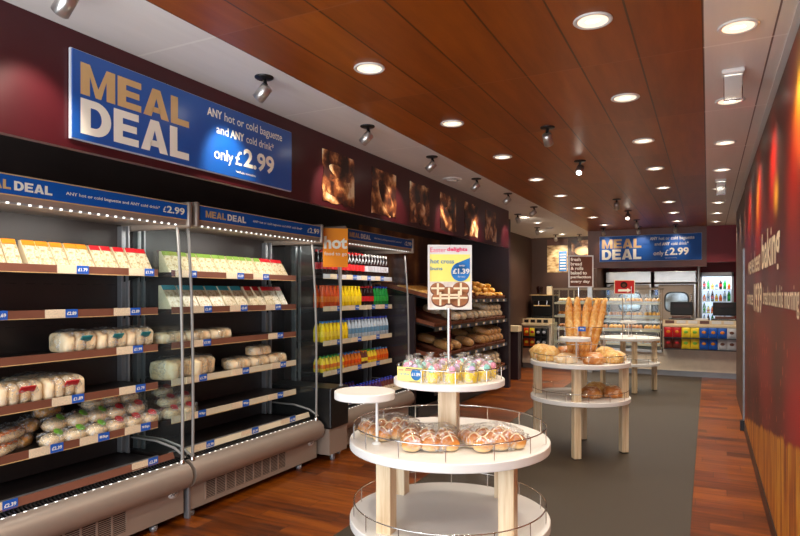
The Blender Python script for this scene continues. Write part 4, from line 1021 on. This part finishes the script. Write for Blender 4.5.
def basket_of(mat, n=4):
    r = thing('pastry_tray', 'x', 'pastry tray')
    MB('strip_grey').box(-.14, .14, -.2, .2, 0, .012).box(-.14, .14, -.2, -.19, .012, .03).build('tray', r)
    for i in range(n):
        for j in range(2):
            MB(mat).blob((-.105 + i * .07, -.1 + j * .18, .013), (.035, .09, .048), 0, 0, .6, .07, 0, 10, 7, 1, i + j).build('pastry', r)
    return r
PT = [Proto(basket_of('pastry')), Proto(basket_of('pale_roll')), Proto(basket_of('sesame', 4)), Proto(basket_of('bun'))]
pn = ['golden pastries', 'pale rolls', 'seeded rolls', 'brown buns']
seq = [[1, 2, 0, 1, 0, 0], [3, 0, 0, 2, 0, 0], [3, 1, 2, 0, 2, 0], [1, 2, 0, 1, 0, 2]]
for i, z in enumerate(CZ):
    for k in range(6):
        x = X0 + .2 + k * .32 + .02
        PT[seq[i][k]].put((x, 12.45, z), 0, f'tray of {pn[seq[i][k]]} on the {["top", "second", "third", "lowest"][i]} case shelf, {ORD[k]} from the left')

# crisps on wire racks
def crisp():
    r = thing('crisp_packet', 'x', 'crisp packet'); return r
def crisp_proto(c1, c2):
    r = crisp(); w_, h_ = .140, .19
    a = MB(c1); n = 10; vs = []
    for sgn in (-1, 1):
        for j in range(n + 1):
            for i in range(n + 1):
                u, v = i / n, j / n; pf = (math.sin(PI * u) ** .6) * (math.sin(PI * v) ** .5)
                vs.append(((u - .5) * w_, sgn * (.001 + .024 * pf * (1 + .2 * noise.noise(Vector((u * 4, v * 4, sgn)))) ), v * h_))
    st = (n + 1) ** 2
    a.add(vs, [(o + j * (n + 1) + i, o + j * (n + 1) + i + 1, o + (j + 1) * (n + 1) + i + 1, o + (j + 1) * (n + 1) + i) for o in (0, st) for j in range(n) for i in range(n)], 0, True)
    a.build('bag', r)
    MB(c2).blob((0, -.022, .085), (.036, .007, .028), 0, 0, .9, .1, 0, 12, 8).build('printed_badge', r)
    return r
CP = {k: Proto(crisp_proto(*v)) for k, v in dict(red=('red', 'orange'), yellow=('yellow', 'lime'), blue=('blue2', 'orange'), grey=('strip_grey', 'signbrown'), gold=('yellow', 'red'), dark=('brownjuice', 'red'), orange=('orangeb', 'yellow'), black=('black', 'strip_grey')).items()}
cr_ = thing('crisp_rack', 'black wire rack of crisp packets hung on the right counter front', 'wire rack', (0, 12.1, .5))
a = MB('black')
for zz in (.50, .70): a.box(-.72, .88, 12.02, 12.2, zz, zz + .008).box(-.72, .88, 12.015, 12.020, zz + .012, zz + .02)
for k in range(12): a.box(-.72 + k * .145, -.717 + k * .145, 12.16, 12.2, .50, .9)
a.build('wire_frame', cr_)
for rw, zz in enumerate((.7085, .5085)):
    col = ['red', 'red', 'yellow', 'yellow', 'blue', 'blue', 'blue', 'grey', 'grey', 'gold', 'gold'] if rw == 0 else ['dark', 'dark', 'yellow', 'yellow', 'blue', 'blue', 'grey', 'grey', 'red', 'red', 'red']
    cnt = {}
    for k, c_ in enumerate(col):
        cnt[c_] = cnt.get(c_, 0) + 1
        CP[c_].put((-.645 + k * .145, 12.09, zz), 0, f'{ORD[cnt[c_] - 1]} {c_} crisp packet on the {["upper", "lower"][rw]} row of the counter rack'.replace('gold', 'yellow and red'), rx=.06)
cl_ = thing('crisp_rack', 'small wire rack of orange and black packets on the left counter front', 'wire rack', (-3.1, 12.1, .4))
a = MB('black')
for zz in (.42, .62): a.box(-3.32, -2.84, 12.02, 12.2, zz, zz + .008).box(-3.32, -2.84, 12.015, 12.022, zz, zz + .04)
for k in range(5): a.box(-3.32 + k * .12, -3.315 + k * .12, 12.02, 12.2, .42, .82)
a.build('wire_frame', cl_)
for rw, zz in enumerate((.6285, .4285)):
    for k, c_ in enumerate(['orange', 'gold', 'black', 'black'] if rw == 0 else ['orange', 'orange', 'black', 'black']):
        CP[c_].put((-3.26 + k * .118, 12.09, zz), 0, f'{c_.replace("gold", "amber")} packet, {ORD[k]} on the {["upper", "lower"][rw]} row of the left counter rack', rx=.06)

# tills
def till():
    r = thing('cash_register', 'x', 'cash register')
    MB('black').rbox(-.19, .19, -.16, .18, 0, .09, .01).build('drawer_base', r)
    MB('signbrown').rbox(-.14, .14, -.10, .10, .09, .13, .006).build('keyboard_housing', r)
    T = Matrix.Translation((0, 0, .14)) @ Matrix.Rotation(-.18, 4, 'X')
    MB('black').rbox(-.17, .17, -.025, .025, .0, .22, .012, T=T).build('screen_housing', r)
    MB('plum').box(-.12, .12, -.028, -.025, .13, .18, T=T).build('customer_display', r); return r
TL = Proto(till())
TL.put((-.44, 12.45, .95), 0, 'dark cash register on the counter in front of the oven')
TL.put((.27, 12.45, .95), 0, 'dark cash register on the counter beside the right wall')
for q_ in [o for o in C.objects if o.name.startswith('cash_register')]: q_.scale = (1.12, 1.12, 1.12)
cb = thing('till_tray', 'grey plastic tray between the two cash registers', 'tray', (-.12, 12.45, .95))
MB('grey').rbox(-.30, .05, 12.3, 12.6, .95, 1.01, .01).build('body', cb); MB('white').box(-.2, .0, 12.35, 12.55, 1.01, 1.05).build('paper_stack', cb)

# ovens and cooler
def oven(name, label, x0, x1, y0=14.05):
    o = thing(name, label, 'oven', ((x0 + x1) / 2, y0 + .3, 0))
    MB('steel').rbox(x0, x1, y0, 14.75, .0, 1.72, .01).build('body', o)
    MB('steel').rbox(x0, x1, y0 - .10, 14.75, 1.74, 1.98, .01).build('hood', o)
    d = MB('taupe').rbox(x0 + .08, x1 - .04, y0 - .035, y0, .75, 1.70, .02, seg=3).build('door', o)
    T = facing_front((x0 + x1) / 2 + .03, y0 - .037, 1.33)
    M.setdefault('ovenglass', plain('oven_glass', (150, 165, 175), .08, .3, .35, 7)); M.setdefault('ink', plain('ink_rim', (20, 18, 18), .3))
    pts = [(.24 * math.copysign(abs(math.cos(t)) ** .55, math.cos(t)), .22 * math.copysign(abs(math.sin(t)) ** .55, math.sin(t))) for t in [2 * PI * k / 40 for k in range(40)]]
    MB(['ink', 'ovenglass']).prism(pts, 0, .004, 'Z', 0, T).prism([(a_ * .88, b_ * .88) for a_, b_ in pts], .004, .006, 'Z', 1, T).build('window', d)
    MB('chrome').tube([(x1 - .09, y0 - .08, 1.0), (x1 - .09, y0 - .08, 1.5)], .012, 8).build('handle', d)
    MB(['ink', 'blue2']).box(x0 + .0, x0 + .075, y0 - .02, y0, 1.1, 1.66).box(x0 + .012, x0 + .063, y0 - .022, y0 - .02, 1.48, 1.62, 1).build('control_panel', o)
    return o
oven('bakery_oven', 'stainless steel oven behind the display case, left of the pair', -2.0, -1.08)
oven('bakery_oven', 'stainless steel oven with rounded window behind the till, right of the pair', -1.02, -.22)
MB('steel').tube([(-.17, 13.95, 0), (-.17, 13.95, 2.69)], .03, 12).build('pillar_right_of_ovens', kind='structure')
bf = thing('back_worktop', 'dark back worktop under the ovens behind the counter', 'worktop', (-1.2, 13.6, 0))
MB('black').box(-2.0, -.22, 13.55, 13.9, .0, .9).build('cabinet', bf); MB('steel').box(-2.0, -.22, 13.5, 13.92, .9, .94).build('top', bf)
co = thing('drinks_cooler', 'tall lit glass fronted drinks cooler on the red back wall', 'cooler', (.16, 14.45, 0))
MB('strip_grey').box(-.15, .47, 14.25, 14.75, 0, .1).box(-.15, -.11, 14.2, 14.75, .1, 1.95).box(.43, .47, 14.2, 14.75, .1, 1.95).box(-.15, .47, 14.2, 14.75, 1.87, 1.95).build('casing', co)
M['glowback'] = emit('cooler_backlight', (.75, .85, 1), .45)
MB('glowback').box(-.11, .43, 14.70, 14.72, .1, 1.87).build('lit_back', co)
dr = MB('glass').box(-.12, .44, 14.19, 14.195, .1, 1.87).build('glass_door', co)
MB('grey').box(-.15, -.12, 14.17, 14.2, .1, 1.9).box(.44, .47, 14.17, 14.2, .1, 1.9).box(-.15, .47, 14.17, 14.2, 1.86, 1.9).build('door_frame', dr)
for k, z in enumerate((.6, .85, 1.10, 1.35, 1.60)): MB('strip_grey').box(-.11, .43, 14.25, 14.68, z - .01, z).build('shelf', co)
light('cooler_light', 'AREA', (0, -.2, 1.85), (R(20), 0, 0), 3.5, (.9, .95, 1), co, shape='RECTANGLE', size=.5, size_y=.1)
for k, z in enumerate((.6, .85, 1.10, 1.35, 1.60)):
    for i in range(7):
        pr, nm = [(jye, 'yellow'), (jor, 'orange'), (wat, 'water'), (cola, 'cola'), (grn, 'green')][(i + k * 2 + i // 3) % 5]
        pr.put((-.07 + i * .076, 14.30, z), 0, f'{nm} drink in the lit cooler, {["lowest", "fourth", "third", "second", "top"][k]} shelf, {ORD[i]} from the left')

# coffee corner, back left
cm = thing('coffee_machine', 'black coffee machine with shelf on the left end of the counter', 'coffee machine', (-3.0, 12.6, .91))
MB('black').rbox(-3.30, -2.82, 12.58, 12.85, .91, 1.05, .01).rbox(-3.30, -2.82, 12.75, 12.95, 1.05, 1.45, .01).rbox(-3.28, -2.84, 12.55, 12.85, 1.36, 1.47, .01).build('body', cm)
MB('gold').box(-3.32, -2.80, 12.53, 12.9, 1.47, 1.485).box(-3.24, -2.9, 12.54, 12.56, 1.25, 1.27).build('trim_bar', cm)
MB('chrome').tube([(-3.15, 12.62, 1.36), (-3.15, 12.62, 1.27)], .02, 10).tube([(-2.98, 12.62, 1.36), (-2.98, 12.62, 1.27)], .02, 10).build('spout', cm)
cpx = Proto(thing('coffee_bean_hopper', 'dark round hopper standing on top of the coffee machine', 'hopper', (-3.15, 12.7, 1.485)))
MB('cola').lathe([(.05, 0), (.07, .14), (.07, .16), (.04, .18)], (-3.15, 12.7, 1.485), 16).build('bowl', cpx.r)
j = tag(MB(['strip_cream', 'black']).rbox(-2.99, -2.89, 12.64, 12.76, 1.485, 1.66, .01).box(-2.98, -2.90, 12.65, 12.75, 1.66, 1.68, 1).build('coffee_tin'), 'cream coffee tin on top of the coffee machine', 'tin')

# posters on the back left wall
def poster1():
    s = NT('menu_poster'); n1 = s.noise(s.coord(scale=(1, 1, 3)), 7, 3)
    s.l(s.ramp(n1, [(.35, srgb(150, 104, 60)), (.5, srgb(216, 180, 124)), (.7, srgb(236, 214, 170))]), s.b.inputs['Base Color']); return s.m
p1 = thing('menu_board', 'cream and brown menu board with blue stripe on the dark back wall', 'menu board', (-2.95, 12.98, 1.9))
T = facing_front(-3.06, 12.985, 1.96)
MB([poster1(), 'signbrown', 'dropblue']).box(0, .43, 0, .70, -.012, 0, 0, T).box(0, .43, .57, .70, 0, .002, 1, T).box(.25, .41, .02, .44, 0, .003, 2, T).build('board', p1)
a = MB(['cream']); 
for k in range(6): a.box(.27, .39, .06 + k * .06, .085 + k * .06, .003, .004, 0, T)
a.build('menu_lines', p1)
p2 = thing('bread_picture', 'sepia picture of a cut loaf on the dark back wall beside the menu board', 'picture', (-2.4, 12.98, 1.9))
MB(sepia(20)).box(-2.55, -2.13, 12.975, 12.995, 1.94, 2.62).build('print', p2)
a = MB('gold'); T = facing_front(-2.34, 12.973, 2.40); 
a.prism([(.15 * math.cos(t), .09 * math.sin(t)) for t in [2 * PI * k / 24 for k in range(24)]], 0, .002, 'Z', 0, T); a.build('loaf_print', p2)

# ------------------------------------------------------------------ ceiling fittings
def downlight():
    r = thing('downlight', 'x', 'ceiling light')
    MB('white').lathe([(.064, -.001), (.082, -.001), (.084, -.006), (.080, -.010), (.066, -.008), (.064, -.001)], (0, 0, 0), 32).build('rim', r)
    MB('chrome').lathe([(.065, -.007), (.050, -.0035), (.034, -.0015)], (0, 0, 0), 32).build('reflector', r)
    MB(M['bulb']).lathe([(.040, -.0045), (.032, -.007), (.018, -.008), (.001, -.0085)], (0, 0, 0), 20, sx=.95, sy=.5).build('lamp', r)
    return r
M['bulb'] = emit('lit_lamp', (1, .93, .8), 9)
M['reflect'] = emit('glowing_reflector', (1, .84, .64), .55)  # emission stands in for lamp light caught by the reflector
dl = downlight(); dl.children[1].data.materials[0] = M['reflect'] if 'reflector' in dl.children[1].name else dl.children[1].data.materials[0]
DL = Proto(dl)
lamp_d = bpy.data.lights.new('downlight_lamp', 'SPOT'); lamp_d.energy = E_DOWN; lamp_d.color = WARM; lamp_d.spot_size = R(120); lamp_d.spot_blend = .8; lamp_d.shadow_soft_size = .05
lamp_b = lamp_d.copy(); lamp_b.energy = E_DOWN * 1.5
def put_down(x, y, lab, grp=None):
    o = DL.put((x, y, H), 0, lab, grp)
    l = bpy.data.objects.new('downlight_lamp', lamp_b if y > 9 else lamp_d); C.objects.link(l); l.location = (x, y, H - .02)
    return o
for k in range(8):
    put_down(-.45, 2.755 + 1.17 * k, f'round downlight in the right row of the wood ceiling, {ORD[k]} from the camera')
for k in range(8):
    put_down(-1.6, 2.80 + 1.17 * k, f'round downlight in the left row of the wood ceiling, {ORD[k]} from the camera')
for k in range(8):
    put_down(.12, 3.11 + 1.17 * k, f'round downlight in the narrow pale ceiling strip, {ORD[k]} from the camera')
for k, (x, y) in enumerate([(-2.55, 9.35), (-2.55, 10.15), (-2.85, 11.6), (-2.6, 12.3)]):
    put_down(x, y, f'round downlight in the pale ceiling over the coffee corner, {ORD[k]} from the camera')
for k, (x, y) in enumerate([(-1.5, 13.1), (-.6, 13.1), (.5, 13.3)]):  # hidden lamps added to brighten the back of the shop
    put_down(x, y, f'added unseen downlight behind the sign bulkhead over the kitchen, {ORD[k]} from the left')
for k, y in enumerate((.4, 1.57)):  # lamps outside the view, put in for the light they give the front
    for x, nm in ((-.45, 'middle'), (-1.6, 'left'), (.12, 'right')): put_down(x, y, f'added out-of-view downlight over the {["shop doorway", "front floor"][k]}, {nm} one')
def spot_proto():
    r = thing('ceiling_spotlight', 'x', 'spotlight')
    MB('black').lathe([(.052, 0), (.052, -.006), (.045, -.010), (.012, -.012)], (0, 0, 0), 24).build('mounting_ring', r)
    MB('black').tube([(0, 0, -.01), (.012, 0, -.045), (.0, 0, -.075)], .012, 8).build('arm', r)
    T = Matrix.Translation((-.008, 0, -.085)) @ Matrix.Rotation(R(50), 4, 'Y')
    MB('steel').lathe([(.020, .045), (.033, .040), (.034, -.045), (.030, -.048)], (0, 0, 0), 20, T=T).build('barrel', r)
    MB('bulb').lathe([(.027, -.0475), (.001, -.050)], (0, 0, 0), 16, T=T).build('lamp', r)
    return r
SP = Proto(spot_proto())
spot_d = bpy.data.lights.new('spotlight_lamp', 'SPOT'); spot_d.energy = E_SPOT; spot_d.color = WARM; spot_d.spot_size = R(62); spot_d.spot_blend = .7; spot_d.shadow_soft_size = .03
spot_s = spot_d.copy(); spot_s.energy = 3.5
def put_spot(x, y, rz, lab, aim, e=True, dat=None):
    SP.put((x, y, H), rz, lab)
    if e:
        l = bpy.data.objects.new('spotlight_lamp', dat or spot_d); C.objects.link(l)
        d = Vector(aim) - Vector((x, y, H - .09)); d.normalize(); l.location = Vector((x, y, H - .09)) + d * .075
        l.rotation_euler = d.to_track_quat('-Z', 'Y').to_euler()
for k, (x, y) in enumerate([(-2.19, 2.66), (-2.17, 3.77), (-2.15, 4.86), (-2.15, 6.0), (-2.13, 7.05), (-2.14, 8.3)]):
    put_spot(x, y, 0, f'chrome adjustable spotlight on the pale ceiling aimed at the fascia, {ORD[k]} from the camera', (-2.57, y + .1, 2.24))
put_spot(-2.19, 1.5, 0, 'chrome adjustable spotlight nearest the shop front', (-2.57, 1.6, 2.24))
for k, (y, on) in enumerate([(4.38, 0), (5.62, 1), (8.1, 0), (9.3, 1), (10.5, 0)]):
    put_spot(-1.03, y, -PI / 2 if not on else PI / 2, f'chrome spotlight in the middle of the wood ceiling, {ORD[k]} from the camera', (-.9, y - 1, 1.0), bool(on))
for k, (x, y) in enumerate([(-2.55, 8.95), (-2.75, 10.9), (-2.75, 12.4), (-2.3, 12.5)]):
    put_spot(x, y, -PI / 2, f'chrome spotlight over the coffee corner, {ORD[k]} from the camera', (x, 13, 2.2))
for k, x in enumerate((-1.7, -1.1, -.5)):
    put_spot(x, 11.55, -PI / 2, f'small spotlight just before the far blue sign, {ORD[k]} from the left', (x, 12, 2.35), True, spot_s)
def vent(label, x, y, r=.10):
    o = thing('ceiling_vent', label, 'vent', (x, y, H))
    MB('white').lathe([(r, 0), (r, -.006), (r * .7, -.018), (r * .68, -.010), (.001, -.010)], (x, y, H), 36).build('outer_ring', o)
    MB('white').lathe([(r * .5, -.012), (r * .52, -.024), (.001, -.026)], (x, y, H), 30).build('centre_disc', o)
vent('white round air vent on the pale ceiling above the fascia photographs', -2.38, 5.9)
vent('white round detector on the pale ceiling over the coffee corner', -2.55, 11.0, .07)
def em(label, x, y):
    o = thing('emergency_light', label, 'emergency light', (x, y, H))
    MB('white').rbox(x - .055, x + .055, y - .05, y + .05, H - .025, H - .0005, .008).build('housing', o)
    MB('chrome').rbox(x - .045, x + .045, y - .012, y + .012, H - .16, H - .026, .004).build('clear_diffuser', o)
    MB('led').box(x - .04, x + .04, y - .006, y + .006, H - .034, H - .026).build('lamp', o)
em('chrome and clear emergency light on the narrow ceiling strip, nearer one', .12, 3.72)
em('chrome and clear emergency light on the narrow ceiling strip, farther one', .12, 7.2)
